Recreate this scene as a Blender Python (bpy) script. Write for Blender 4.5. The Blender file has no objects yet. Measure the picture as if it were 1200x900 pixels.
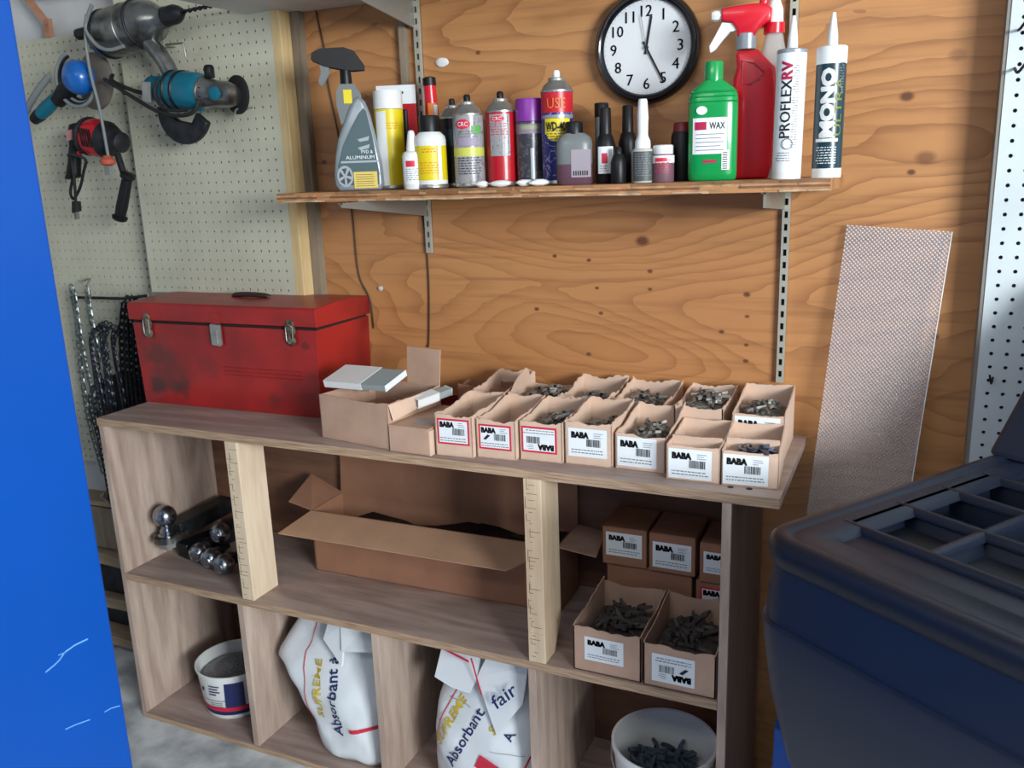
import bpy, bmesh, math, random
from mathutils import Vector, Matrix, Euler
from math import sin, cos, pi, radians as R_
random.seed(7)
S = bpy.context.scene
COL = S.collection

# ---------------------------------------------------------------- camera
cam_d = bpy.data.cameras.new('camera'); cam = bpy.data.objects.new('camera', cam_d); COL.objects.link(cam)
cam_d.sensor_width = 36.0; cam_d.lens = 1019.7/1200*36.0; cam_d.clip_start = 0.02
ya, pi_, ro = R_(25.1), R_(-13.757), R_(-2.064)
Mz = Matrix.Rotation(ya, 3, 'Z'); Mx = Matrix.Rotation(pi_, 3, 'X')
B = Matrix(((1,0,0),(0,0,-1),(0,1,0))); Mr = Matrix.Rotation(ro, 3, 'Z')
cam.matrix_world = Matrix.Translation((0,0,1.6)) @ (Mz @ Mx @ B @ Mr).to_4x4()
S.camera = cam
cam_d.dof.use_dof = True; cam_d.dof.focus_distance = 2.0; cam_d.dof.aperture_fstop = 5.6

# ---------------------------------------------------------------- world, lights, exposure
W = bpy.data.worlds.new('world'); S.world = W; W.use_nodes = True
bg = W.node_tree.nodes['Background']; bg.inputs[0].default_value = (0.62, 0.76, 1.0, 1); bg.inputs[1].default_value = 0.32
def area(name, loc, target, sx, sy, power, color):
    l = bpy.data.lights.new(name, 'AREA'); l.shape = 'RECTANGLE'; l.size = sx; l.size_y = sy; l.energy = power; l.color = color
    o = bpy.data.objects.new(name, l); COL.objects.link(o); o.location = loc
    o.rotation_euler = (Vector(target)-Vector(loc)).to_track_quat('-Z', 'Y').to_euler()
area('garage_door_daylight', (3.3, -1.2, 2.0), (-0.9, 1.8, 0.9), 1.7, 1.1, 310, (0.92, 0.97, 1.0))
area('overhead_fill', (-0.9, -0.4, 2.55), (-0.9, 0.9, 0.5), 1.6, 0.25, 12, (1.0, 0.97, 0.9))  # weak warm unseen lamp overhead, no fixture modelled
S.view_settings.view_transform = 'Standard'; S.view_settings.look = 'None'; S.view_settings.gamma = 1
S.view_settings.exposure = 0.0

# ---------------------------------------------------------------- materials
def lin(c):
    return tuple(((x/255)/12.92 if x/255 <= 0.04045 else ((x/255+0.055)/1.055)**2.4) for x in c)+(1,)
MATS = {}
def mat(name, c, rough=0.6, metal=0.0, noise=0.0, nscale=20.0, bump=0.0, bscale=80.0, trans=0.0, alpha=1.0, emit=None, coat=0.0, c2=None, stretch=(1,1,1), spec=0.5):
    if name in MATS: return MATS[name]
    m = bpy.data.materials.new(name); MATS[name] = m; m.use_nodes = True; nt = m.node_tree; b = nt.nodes['Principled BSDF']
    b.inputs['Roughness'].default_value = rough; b.inputs['Metallic'].default_value = metal
    b.inputs['Specular IOR Level'].default_value = spec
    b.inputs['Coat Weight'].default_value = coat
    b.inputs['Transmission Weight'].default_value = trans; b.inputs['Alpha'].default_value = alpha
    b.inputs['Base Color'].default_value = lin(c)
    tc = nt.nodes.new('ShaderNodeTexCoord'); mp = nt.nodes.new('ShaderNodeMapping'); mp.inputs['Scale'].default_value = stretch
    nt.links.new(tc.outputs['Object'], mp.inputs[0])
    if noise or c2:
        n = nt.nodes.new('ShaderNodeTexNoise'); n.inputs['Scale'].default_value = nscale; n.inputs['Detail'].default_value = 6
        nt.links.new(mp.outputs[0], n.inputs['Vector'])
        r = nt.nodes.new('ShaderNodeValToRGB'); nt.links.new(n.outputs['Fac'], r.inputs[0])
        d = c2 if c2 else tuple(max(0, x*(1-noise)) for x in c)
        r.color_ramp.elements[0].position = 0.32; r.color_ramp.elements[0].color = lin(d)
        r.color_ramp.elements[1].position = 0.62; r.color_ramp.elements[1].color = lin(c)
        nt.links.new(r.outputs[0], b.inputs['Base Color'])
    if bump:
        n2 = nt.nodes.new('ShaderNodeTexNoise'); n2.inputs['Scale'].default_value = bscale; n2.inputs['Detail'].default_value = 4
        nt.links.new(mp.outputs[0], n2.inputs['Vector'])
        bp = nt.nodes.new('ShaderNodeBump'); bp.inputs['Strength'].default_value = bump; bp.inputs['Distance'].default_value = 0.003
        nt.links.new(n2.outputs['Fac'], bp.inputs['Height']); nt.links.new(bp.outputs[0], b.inputs['Normal'])
    return m
def wood(name, ca, cb, axis='X', scale=6.0, dist=5.0, fine=60.0, rough=0.55, knots=(), knotc=(90,55,30), contrast=0.5, coat=0.0, off=(0,0,0), fw=0.55, sq=0.13):
    """rotary-cut or sliced veneer: stretched noise grain along one axis, warped rings for cathedral figure, explicit knots"""
    m = bpy.data.materials.new(name); MATS[name] = m; m.use_nodes = True; nt = m.node_tree; N = nt.nodes; L = nt.links; b = N['Principled BSDF']
    b.inputs['Roughness'].default_value = rough; b.inputs['Coat Weight'].default_value = coat; b.inputs['Coat Roughness'].default_value = 0.35
    tc = N.new('ShaderNodeTexCoord'); mp = N.new('ShaderNodeMapping'); L.new(tc.outputs['Object'], mp.inputs[0])
    mp.inputs['Location'].default_value = off
    st = {'X': (sq,1,1), 'Y': (1,sq,1), 'Z': (1,1,sq)}[axis]; mp.inputs['Scale'].default_value = st
    n1 = N.new('ShaderNodeTexNoise'); n1.inputs['Scale'].default_value = scale*0.55; n1.inputs['Detail'].default_value = 2.5; n1.inputs['Distortion'].default_value = 0.3
    L.new(mp.outputs[0], n1.inputs['Vector'])
    mul = N.new('ShaderNodeMath'); mul.operation = 'MULTIPLY'; mul.inputs[1].default_value = dist*6; L.new(n1.outputs['Fac'], mul.inputs[0])
    sn = N.new('ShaderNodeMath'); sn.operation = 'SINE'; L.new(mul.outputs[0], sn.inputs[0])
    n2 = N.new('ShaderNodeTexNoise'); n2.inputs['Scale'].default_value = fine; n2.inputs['Detail'].default_value = 5; L.new(mp.outputs[0], n2.inputs['Vector'])
    n3 = N.new('ShaderNodeTexNoise'); n3.inputs['Scale'].default_value = 1.7; n3.inputs['Detail'].default_value = 2; L.new(tc.outputs['Object'], n3.inputs['Vector'])
    a1 = N.new('ShaderNodeMath'); a1.operation = 'MULTIPLY_ADD'; a1.inputs[1].default_value = 0.16*contrast*2; a1.inputs[2].default_value = 0.0; L.new(sn.outputs[0], a1.inputs[0])
    a0 = N.new('ShaderNodeMath'); a0.operation = 'MULTIPLY_ADD'; a0.inputs[1].default_value = fw; a0.inputs[2].default_value = .5*(1-fw); L.new(n2.outputs['Fac'], a0.inputs[0])
    a2 = N.new('ShaderNodeMath'); a2.operation = 'ADD'; L.new(a1.outputs[0], a2.inputs[0]); L.new(a0.outputs[0], a2.inputs[1])
    a3 = N.new('ShaderNodeMath'); a3.operation = 'MULTIPLY_ADD'; a3.inputs[1].default_value = 0.6; L.new(n3.outputs['Fac'], a3.inputs[0]); L.new(a2.outputs[0], a3.inputs[2])
    r = N.new('ShaderNodeValToRGB'); r.color_ramp.elements[0].position = 0.5; r.color_ramp.elements[1].position = 1.05
    r.color_ramp.elements[0].color = lin(ca); r.color_ramp.elements[1].color = lin(cb); L.new(a3.outputs[0], r.inputs[0])
    out = r.outputs[0]
    for (kx,ky,kz,kr,ks) in knots:
        vm = N.new('ShaderNodeVectorMath'); vm.operation = 'SUBTRACT'; vm.inputs[1].default_value = (kx,ky,kz); L.new(tc.outputs['Object'], vm.inputs[0])
        v2 = N.new('ShaderNodeVectorMath'); v2.operation = 'MULTIPLY'; v2.inputs[1].default_value = (0.6/kr,0.1,1.0/kr); L.new(vm.outputs[0], v2.inputs[0])
        ln = N.new('ShaderNodeVectorMath'); ln.operation = 'LENGTH'; L.new(v2.outputs[0], ln.inputs[0])
        mr = N.new('ShaderNodeMapRange'); mr.inputs[1].default_value = 1.3; mr.inputs[2].default_value = 0.6; mr.inputs[3].default_value = 0; mr.inputs[4].default_value = ks; L.new(ln.outputs['Value'], mr.inputs[0])
        mx = N.new('ShaderNodeMix'); mx.data_type = 'RGBA'; L.new(mr.outputs[0], mx.inputs[0]); L.new(out, mx.inputs[6]); mx.inputs[7].default_value = lin(knotc); out = mx.outputs[2]
    L.new(out, b.inputs['Base Color'])
    bp = N.new('ShaderNodeBump'); bp.inputs['Strength'].default_value = 0.15; bp.inputs['Distance'].default_value = 0.002; L.new(a2.outputs[0], bp.inputs['Height']); L.new(bp.outputs[0], b.inputs['Normal'])
    return m

kn = [(-0.041,0,1.724,.010,.9),(0.004,0,1.596,.014,.6),(-0.022,0,1.567,.006,.9),(-0.362,0,1.293,.006,.9),(-0.531,0,1.586,.005,.8),(-0.765,0,1.125,.005,.8),(-0.365,0,1.029,.006,.9),(0.049,0,1.209,.007,.8),(-1.559,0,1.643,.006,.9),(0.05,0,1.80,.012,.4),(-0.42,0,1.06,.005,.8),(-1.608,0,1.325,.005,.6)]
def plywood_face(name, knots):
    """rotary-cut fir: clean contour rings of a smooth height field, fibre streaks, a few knots"""
    m = bpy.data.materials.new(name); MATS[name] = m; m.use_nodes = True; nt = m.node_tree; N = nt.nodes; L = nt.links; b = N['Principled BSDF']
    b.inputs['Roughness'].default_value = .5; b.inputs['Coat Weight'].default_value = .1; b.inputs['Coat Roughness'].default_value = .35
    tc = N.new('ShaderNodeTexCoord')
    def noise(scale, st, det, dist=0.0):
        mp = N.new('ShaderNodeMapping'); mp.inputs['Scale'].default_value = st; L.new(tc.outputs['Object'], mp.inputs[0])
        n = N.new('ShaderNodeTexNoise'); n.inputs['Scale'].default_value = scale; n.inputs['Detail'].default_value = det; n.inputs['Distortion'].default_value = dist; L.new(mp.outputs[0], n.inputs['Vector']); return n.outputs['Fac']
    def M(op, a, b_=None, c=None):
        n = N.new('ShaderNodeMath'); n.operation = op
        for i, v in enumerate((a, b_, c)):
            if v is None: continue
            if isinstance(v, (int, float)): n.inputs[i].default_value = v
            else: L.new(v, n.inputs[i])
        return n.outputs[0]
    def mix(fac, a, c):
        x = N.new('ShaderNodeMix'); x.data_type = 'RGBA'; L.new(fac, x.inputs[0])
        if isinstance(a, tuple): x.inputs[6].default_value = lin(a)
        else: L.new(a, x.inputs[6])
        x.inputs[7].default_value = lin(c); return x.outputs[2]
    h = M('ADD', noise(2.3, (.42,1,1.5), .6, .25), M('MULTIPLY', noise(14, (.5,1,1.3), 2), .05))
    saw = M('FRACT', M('MULTIPLY', h, 20)); ring = M('POWER', saw, 3.2)
    fib = noise(40, (.07,1,1.6), 5); big = noise(1.3, (.7,1,1.8), 2)
    c0 = mix(M('MULTIPLY', M('SUBTRACT', big, .3), 1.0), (190,136,84), (166,102,58))
    c1 = mix(M('MULTIPLY', M('MULTIPLY', ring, noise(1.1, (1,1,1), 1)), .85), c0, (124,72,38))
    out = mix(M('MULTIPLY', M('MAXIMUM', M('SUBTRACT', fib, .5), 0.0), 1.6), c1, (120,72,42))
    for (kx,ky,kz,kr,ks) in knots:
        vm = N.new('ShaderNodeVectorMath'); vm.operation = 'SUBTRACT'; vm.inputs[1].default_value = (kx,ky,kz); L.new(tc.outputs['Object'], vm.inputs[0])
        v2 = N.new('ShaderNodeVectorMath'); v2.operation = 'MULTIPLY'; v2.inputs[1].default_value = (0.7/kr,0.1,1.0/kr); L.new(vm.outputs[0], v2.inputs[0])
        ln = N.new('ShaderNodeVectorMath'); ln.operation = 'LENGTH'; L.new(v2.outputs[0], ln.inputs[0])
        mr = N.new('ShaderNodeMapRange'); mr.inputs[1].default_value = 1.3; mr.inputs[2].default_value = 0.6; mr.inputs[3].default_value = 0; mr.inputs[4].default_value = ks; L.new(ln.outputs['Value'], mr.inputs[0])
        out = mix(mr.outputs[0], out, (84,46,26))
    L.new(out, b.inputs['Base Color'])
    bp = N.new('ShaderNodeBump'); bp.inputs['Strength'].default_value = .12; bp.inputs['Distance'].default_value = .001; L.new(fib, bp.inputs['Height']); L.new(bp.outputs[0], b.inputs['Normal'])
    return m
kn += [(x,0,z,r_,.85) for x,z,r_ in ((-.855,1.381,.0045),(-.761,1.371,.0045),(-.60,1.345,.005),(-.62,1.42,.012),(-.60,1.30,.004),(-.74,1.30,.004),(-.73,1.235,.0045),(-.42,1.20,.005),(-.36,1.13,.005),(-.36,1.17,.004),(-.91,1.24,.005),(-1.053,1.896,.005),(-.36,1.24,.004))]
M_ply = plywood_face('fir_plywood', [(a,2.115,c,r,s) for a,_,c,r,s in kn])
M_oak_z = wood('oak_veneer_upright', (152,130,116), (196,175,160), 'Z', scale=8, dist=9.0, fine=90, rough=.6, contrast=.42)
M_oak_x = wood('oak_veneer_long', (132,112,104), (174,154,144), 'X', scale=7, dist=9.0, fine=90, rough=.5, contrast=.42)
M_back = wood('dark_plywood_back', (84,54,40), (128,90,68), 'X', scale=6, dist=5, fine=60, rough=.6, contrast=.5)
M_edge = mat('ply_edge', (186,158,130), .7, c2=(140,112,88), nscale=14, stretch=(1,8,30))
M_lumber = wood('pale_lumber', (190,162,130), (226,206,178), 'Z', scale=8, dist=3, fine=70, rough=.65, contrast=.35)
M_lumber2 = wood('yellow_lumber', (170,140,92), (216,190,140), 'Z', scale=8, dist=3, fine=70, rough=.65, contrast=.3)
M_greylumber = wood('grey_lumber', (96,84,70), (146,132,112), 'Z', scale=8, dist=3, fine=70, rough=.75, contrast=.4)
M_scrap = wood('weathered_board', (96,80,66), (168,148,120), 'X', scale=8, dist=3, fine=60, rough=.8, contrast=.4)
M_peg = mat('pegboard_cream', (194,193,172), .55, noise=.07, nscale=5)
M_pegR = mat('pegboard_white', (205,214,216), .5, noise=.05, nscale=5)
M_dark = mat('dark_gap', (24,22,20), .9)
M_plaster = mat('white_plaster', (206,208,208), .85, noise=.06, nscale=6, bump=.2)
M_white_mel = mat('white_melamine', (196,196,194), .5, noise=.05, nscale=8)
M_floor = mat('concrete', (206,208,208), .75, c2=(140,144,148), nscale=9, bump=.5, bscale=60)
M_card = mat('cardboard', (190,156,134), .8, noise=.07, nscale=14, bump=.15, bscale=200)
M_card2 = mat('cardboard_pale', (212,182,160), .8, noise=.06, nscale=14, bump=.15, bscale=200)
M_card3 = mat('cardboard_brown', (160,114,88), .8, noise=.08, nscale=10, bump=.12, bscale=200)
M_paper = mat('label_paper', (226,232,234), .6)
M_redp = mat('label_red', (206,40,66), .5)
M_ink = mat('black_ink', (22,24,30), .6)
M_greyink = mat('grey_ink', (120,124,130), .6)
M_lead = mat('dull_lead', (142,138,130), .5, .2, noise=.25, nscale=60)
M_leadd = mat('dark_lead', (86,80,76), .6, .15, noise=.3, nscale=60)
M_shiny = mat('coated_weight', (120,128,150), .25, .8)
M_steel = mat('zinc_steel', (176,176,170), .38, .8, noise=.12, nscale=30)
M_chrome = mat('chrome', (150,156,166), .24, 1.0)
M_cast = mat('cast_alloy', (150,152,150), .3, .9, noise=.35, nscale=18, c2=(80,78,74))
M_darksteel = mat('dark_steel', (52,54,58), .45, .6, noise=.3, nscale=40)
M_blackp = mat('black_plastic', (16,17,20), .42, spec=.35)
M_rubber = mat('black_rubber', (22,22,22), .7)
M_chain = mat('dark_chain', (78,82,92), .4, .7, noise=.4, nscale=60)
M_chains = mat('galvanised_chain', (150,160,160), .35, .8, noise=.35, nscale=60)
M_teal = mat('teal_plastic', (0,98,120), .35)
M_blueabs = mat('blue_plastic', (16,92,170), .3, coat=.2)
M_redpl = mat('red_plastic', (178,22,34), .35, coat=.2)
M_redpl2 = mat('bright_red_plastic', (208,16,40), .3, coat=.2)
M_greycord = mat('grey_cord', (120,126,126), .6)
M_orange = mat('orange_plastic', (176,84,60), .6)
M_whitepl = mat('white_plastic', (226,228,226), .35)
M_greypl = mat('grey_plastic', (150,158,164), .35, .3)
M_yellow = mat('yellow_print', (222,200,20), .4)
M_purple = mat('purple_cap', (128,46,150), .35)
M_green = mat('green_bottle', (2,146,72), .25, coat=.3)
M_navytext = mat('navy_print', (30,40,92), .5)
M_teald = mat('dark_teal_print', (10,52,62), .35, coat=.2)
M_olive = mat('olive_print', (116,124,30), .5)
M_magenta = mat('magenta_print', (176,20,70), .5)
M_goldt = mat('gold_print', (206,178,50), .5)
M_bag = mat('poly_bag', (222,228,232), .35, coat=.15)
M_nv = mat('navy_moulding', (8,18,36), .36, noise=.12, nscale=5, bump=.2, bscale=700, spec=.42)
M_nvb = mat('navy_body', (6,24,50), .40, bump=.1, bscale=500)
M_bluep = mat('blue_paint', (0,72,160), .42, noise=.03, nscale=3, coat=.05, spec=.35)
M_scuff = mat('pale_scuff', (120,180,240), .6)
M_copper = mat('copper_strip', (184,132,104), .6, noise=.2)
M_smoke = mat('smoky_plastic', (110,116,116), .3, spec=.5)
M_lilac = mat('lilac_liquid', (92,64,78), .35)
M_amber = mat('amber_wire', (60,40,30), .6)
M_grit = mat('steel_shot', (150,152,154), .4, .4, c2=(70,72,74), nscale=300)
def paint_red():
    m = mat('worn_red_paint', (164,32,30), .42, c2=(128,24,23), nscale=7, coat=.1)
    nt = m.node_tree; N = nt.nodes; L = nt.links; b = N['Principled BSDF']; src = b.inputs['Base Color'].links[0].from_socket
    tc = N.new('ShaderNodeTexCoord'); out = src
    nn = N.new('ShaderNodeTexNoise'); nn.inputs['Scale'].default_value = 22; nn.inputs['Detail'].default_value = 5; L.new(tc.outputs['Object'], nn.inputs['Vector'])
    for (x, z, r, k, col) in ((.09,.145,.075,.8,(84,40,36)),(.075,.055,.035,.95,(48,30,30)),(.155,.058,.042,.9,(56,36,34)),(.13,.10,.09,.6,(100,40,36)),(.50,.04,.03,.6,(90,34,32)),(.27,.13,.05,.45,(96,34,32)),(.62,.20,.015,.7,(70,26,24))):
        v = N.new('ShaderNodeVectorMath'); v.operation = 'SUBTRACT'; v.inputs[1].default_value = (x,0,z); L.new(tc.outputs['Object'], v.inputs[0])
        v2 = N.new('ShaderNodeVectorMath'); v2.operation = 'MULTIPLY'; v2.inputs[1].default_value = (.8/r,2.0,1/r); L.new(v.outputs[0], v2.inputs[0])
        ln = N.new('ShaderNodeVectorMath'); ln.operation = 'LENGTH'; L.new(v2.outputs[0], ln.inputs[0])
        ad = N.new('ShaderNodeMath'); ad.operation = 'MULTIPLY_ADD'; ad.inputs[1].default_value = 1.6; L.new(nn.outputs['Fac'], ad.inputs[0]); L.new(ln.outputs['Value'], ad.inputs[2])
        mr = N.new('ShaderNodeMapRange'); mr.inputs[1].default_value = 1.75; mr.inputs[2].default_value = 1.1; mr.inputs[3].default_value = 0; mr.inputs[4].default_value = k; L.new(ad.outputs[0], mr.inputs[0])
        mx = N.new('ShaderNodeMix'); mx.data_type = 'RGBA'; L.new(mr.outputs[0], mx.inputs[0]); L.new(out, mx.inputs[6]); mx.inputs[7].default_value = lin(col); out = mx.outputs[2]
    L.new(out, b.inputs['Base Color']); return m
M_redbox = paint_red()
def prism_sheet():
    m = bpy.data.materials.new('prismatic_acrylic'); m.use_nodes = True; nt = m.node_tree; N = nt.nodes; L = nt.links; b = N['Principled BSDF']
    b.inputs['Base Color'].default_value = lin((200,194,196)); b.inputs['Roughness'].default_value = .3; b.inputs['Specular IOR Level'].default_value = .7
    b.inputs['Alpha'].default_value = .52
    tc = N.new('ShaderNodeTexCoord'); mp = N.new('ShaderNodeMapping'); mp.inputs['Rotation'].default_value = (0, R_(45), 0); L.new(tc.outputs['Object'], mp.inputs[0])
    sx = N.new('ShaderNodeSeparateXYZ'); L.new(mp.outputs[0], sx.inputs[0]); hs = []
    for ax in (0, 2):
        mu = N.new('ShaderNodeMath'); mu.operation = 'MULTIPLY'; mu.inputs[1].default_value = 2*pi/.0065; L.new(sx.outputs[ax], mu.inputs[0])
        s = N.new('ShaderNodeMath'); s.operation = 'SINE'; L.new(mu.outputs[0], s.inputs[0]); hs.append(s)
    ad = N.new('ShaderNodeMath'); ad.operation = 'ADD'; L.new(hs[0].outputs[0], ad.inputs[0]); L.new(hs[1].outputs[0], ad.inputs[1])
    bp = N.new('ShaderNodeBump'); bp.inputs['Strength'].default_value = .4; bp.inputs['Distance'].default_value = .0015; L.new(ad.outputs[0], bp.inputs['Height']); L.new(bp.outputs[0], b.inputs['Normal'])
    mr = N.new('ShaderNodeMapRange'); mr.inputs[1].default_value = -2; mr.inputs[2].default_value = 2; mr.inputs[3].default_value = .20; mr.inputs[4].default_value = .42; L.new(ad.outputs[0], mr.inputs[0]); L.new(mr.outputs[0], b.inputs['Alpha'])
    return m
M_prism = prism_sheet()
def can_art(name, base, cols, scale=60, rough=.3):
    """busy printed artwork: noise blotches in a few ink colours"""
    m = bpy.data.materials.new(name); m.use_nodes = True; nt = m.node_tree; N = nt.nodes; L = nt.links; b = N['Principled BSDF']; b.inputs['Roughness'].default_value = rough
    tc = N.new('ShaderNodeTexCoord'); n = N.new('ShaderNodeTexNoise'); n.inputs['Scale'].default_value = scale; n.inputs['Detail'].default_value = 3; n.inputs['Distortion'].default_value = 1.5; L.new(tc.outputs['Object'], n.inputs['Vector'])
    r = N.new('ShaderNodeValToRGB'); r.color_ramp.interpolation = 'CONSTANT'; L.new(n.outputs['Fac'], r.inputs[0])
    r.color_ramp.elements[0].position = 0; r.color_ramp.elements[0].color = lin(base); r.color_ramp.elements[1].position = .55; r.color_ramp.elements[1].color = lin(cols[0])
    for i, c in enumerate(cols[1:]):
        e = r.color_ramp.elements.new(.6+.06*i); e.color = lin(c)
    L.new(r.outputs[0], b.inputs['Base Color']); return m
M_art_dark = can_art('dark_can_artwork', (58,58,66), ((96,92,100),(60,66,48),(120,118,122)))
M_art_blue = can_art('blue_can_artwork', (34,36,110), ((60,60,140),(150,150,170),(40,40,90)))
M_art_grey = can_art('grey_can_artwork', (150,150,152), ((120,118,122),(160,158,160)), 40)

# ---------------------------------------------------------------- mesh helpers
def prim_text(s):
    cu = bpy.data.curves.new('t', 'FONT'); cu.body = s; cu.resolution_u = 2; cu.align_x = 'LEFT'
    cu.offset = TB.get(s, 0.0)
    o = bpy.data.objects.new('t', cu); COL.objects.link(o); return o, cu
TB = {'BABA': .03, 'MONO': .035, 'SUPREME': .02, '-40': .03, 'WD-40': .03, 'Absorbant à tout': .015, 'Absorbant': .015, 'fair': .01, 'RV': .02, 'WAX': .02, 'A': .02, 'SU': .02}
TEXTS = ['BABA','MONO','ULTRA','PROFLEX','RV','SUPREME','Absorbant à tout','Absorbant','fair','SU','A','WD-40','USE','PVD &','ALUMINUM','WAX','CRC','1','2','3','4','5','6','7','8','9','10','11','12']
TXT = {}
_tmp = [(s,)+prim_text(s) for s in TEXTS]
bpy.context.view_layer.update(); _dg = bpy.context.evaluated_depsgraph_get()
for s, o, cu in _tmp:
    me = bpy.data.meshes.new_from_object(o.evaluated_get(_dg))
    if not s.isdigit():
        bm_ = bmesh.new(); bm_.from_mesh(me); bmesh.ops.remove_doubles(bm_, verts=bm_.verts, dist=1e-5); bmesh.ops.triangulate(bm_, faces=bm_.faces)
        for _k in range(3):
            ee = [e for e in bm_.edges if e.calc_length() > .16]
            if not ee: break
            bmesh.ops.subdivide_edges(bm_, edges=ee, cuts=1, use_grid_fill=False); bmesh.ops.triangulate(bm_, faces=bm_.faces)
        bm_.to_mesh(me); bm_.free()
    vs = [(v.co.x, v.co.y) for v in me.vertices]; fs = [tuple(p.vertices) for p in me.polygons]
    x0 = min(v[0] for v in vs); x1 = max(v[0] for v in vs); y0 = min(v[1] for v in vs); y1 = max(v[1] for v in vs)
    TXT[s] = ([((x-(x0+x1)/2)/(x1-x0), (y-(y0+y1)/2)/(y1-y0)) for x, y in vs], fs, (x1-x0)/(y1-y0))
    bpy.data.objects.remove(o); bpy.data.curves.remove(cu); bpy.data.meshes.remove(me)

class MB:
    def __init__(s): s.v = []; s.f = []; s.m = []
    def add(s, vs, fs, mi=0):
        n = len(s.v); s.v += [tuple(v) for v in vs]; s.f += [tuple(i+n for i in f) for f in fs]; s.m += [mi]*len(fs); return s
    def box(s, x0, x1, y0, y1, z0, z1, mi=0):
        return s.add([(x0,y0,z0),(x1,y0,z0),(x1,y1,z0),(x0,y1,z0),(x0,y0,z1),(x1,y0,z1),(x1,y1,z1),(x0,y1,z1)],
                     [(0,3,2,1),(4,5,6,7),(0,1,5,4),(1,2,6,5),(2,3,7,6),(3,0,4,7)], mi)
    def hexa(s, b, t, mi=0):
        return s.add(list(b)+list(t), [(0,3,2,1),(4,5,6,7),(0,1,5,4),(1,2,6,5),(2,3,7,6),(3,0,4,7)], mi)
    def bar(s, p, q, w, h, up=(0,0,1), mi=0):
        p = Vector(p); q = Vector(q); d = (q-p).normalized(); sd = d.cross(Vector(up)).normalized(); u = sd.cross(d)
        c = [(-w/2,-h/2),(w/2,-h/2),(w/2,h/2),(-w/2,h/2)]
        return s.hexa([p+sd*a+u*b for a, b in c], [q+sd*a+u*b for a, b in c], mi)
    def lathe(s, prof, seg=24, mi=0, o=(0,0,0), ax=None, cap=True):
        """prof (r, z[, mat]) from bottom to top, turned about +Z, or about the direction ax"""
        q = Vector(ax).to_track_quat('Z', 'Y').to_matrix() if ax is not None else Matrix.Identity(3); o = Vector(o); n = len(s.v)
        for p in prof:
            for i in range(seg):
                a = 2*pi*i/seg; s.v.append(tuple(o+q@Vector((p[0]*cos(a), p[0]*sin(a), p[1]))))
        for j in range(len(prof)-1):
            mm = prof[j+1][2] if len(prof[j+1]) > 2 else mi
            for i in range(seg):
                k = (i+1) % seg; s.f.append((n+j*seg+i, n+j*seg+k, n+(j+1)*seg+k, n+(j+1)*seg+i)); s.m.append(mm)
        if cap and prof[0][0] > 1e-6: s.f.append(tuple(n+i for i in reversed(range(seg)))); s.m.append(prof[1][2] if len(prof[1]) > 2 else mi)
        if cap and prof[-1][0] > 1e-6:
            e = n+(len(prof)-1)*seg; s.f.append(tuple(e+i for i in range(seg))); s.m.append(prof[-1][2] if len(prof[-1]) > 2 else mi)
        return s
    def tube(s, pts, r, seg=8, mi=0, closed=False):
        pts = [Vector(p) for p in pts]; n = len(s.v); N = len(pts); up = Vector((0.13,0.31,0.94)).normalized()
        for j, p in enumerate(pts):
            a = pts[(j-1) % N] if (closed or j > 0) else p; b = pts[(j+1) % N] if (closed or j < N-1) else p
            d = (b-a).normalized(); sd = d.cross(up)
            if sd.length < 1e-3: sd = d.cross(Vector((1,0,0)))
            sd.normalize(); u = sd.cross(d); up = u if not closed else up
            rr = r[j] if isinstance(r, (list, tuple)) else r
            for i in range(seg):
                t = 2*pi*i/seg; s.v.append(tuple(p+sd*(rr*cos(t))+u*(rr*sin(t))))
        for j in range(N if closed else N-1):
            for i in range(seg):
                k = (i+1) % seg; J = ((j+1) % N)*seg; s.f.append((n+j*seg+i, n+j*seg+k, n+J+k, n+J+i)); s.m.append(mi)
        if not closed:
            s.f.append(tuple(n+i for i in reversed(range(seg)))); s.m.append(mi); e = n+(N-1)*seg; s.f.append(tuple(e+i for i in range(seg))); s.m.append(mi)
        return s
    def loft(s, rings, mi=0, cap=True):
        n = len(s.v); k = len(rings[0])
        for r in rings: s.v += [tuple(p) for p in r]
        for j in range(len(rings)-1):
            for i in range(k):
                a = (i+1) % k; s.f.append((n+j*k+i, n+j*k+a, n+(j+1)*k+a, n+(j+1)*k+i)); s.m.append(mi)
        if cap:
            s.f.append(tuple(n+i for i in reversed(range(k)))); s.m.append(mi); e = n+(len(rings)-1)*k; s.f.append(tuple(e+i for i in range(k))); s.m.append(mi)
        return s
    def slab(s, out, y0, y1, bv=0.006, mi=0):
        """outline (x,z) counter-clockwise seen from -Y, given real thickness with rounded edges"""
        def inset(d):
            r = []; N = len(out)
            for i in range(N):
                a = Vector(out[i-1]); p = Vector(out[i]); b = Vector(out[(i+1) % N]); e1 = (p-a).normalized(); e2 = (b-p).normalized()
                nn = Vector((-e1.y-e2.y, e1.x+e2.x)); 
                if nn.length < 1e-6: nn = Vector((-e1.y, e1.x))
                nn.normalize(); r.append((p.x+nn.x*d, p.y+nn.y*d))
            return r
        i1 = inset(bv); i2 = inset(bv*.3)
        rings = [[(x,y0,z) for x,z in i1], [(x,y0+bv*.3,z) for x,z in i2], [(x,y0+bv,z) for x,z in out], [(x,y1-bv,z) for x,z in out], [(x,y1-bv*.3,z) for x,z in i2], [(x,y1,z) for x,z in i1]]
        return s.loft(rings, mi)
    def text(s, t, fn, w=None, h=None, mi=0):
        vs, fs, asp = TXT[t]
        if w is None: w = h*asp
        if h is None: h = w/asp
        return s.add([fn(x*w, y*h) for x, y in vs], fs, mi)
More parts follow.
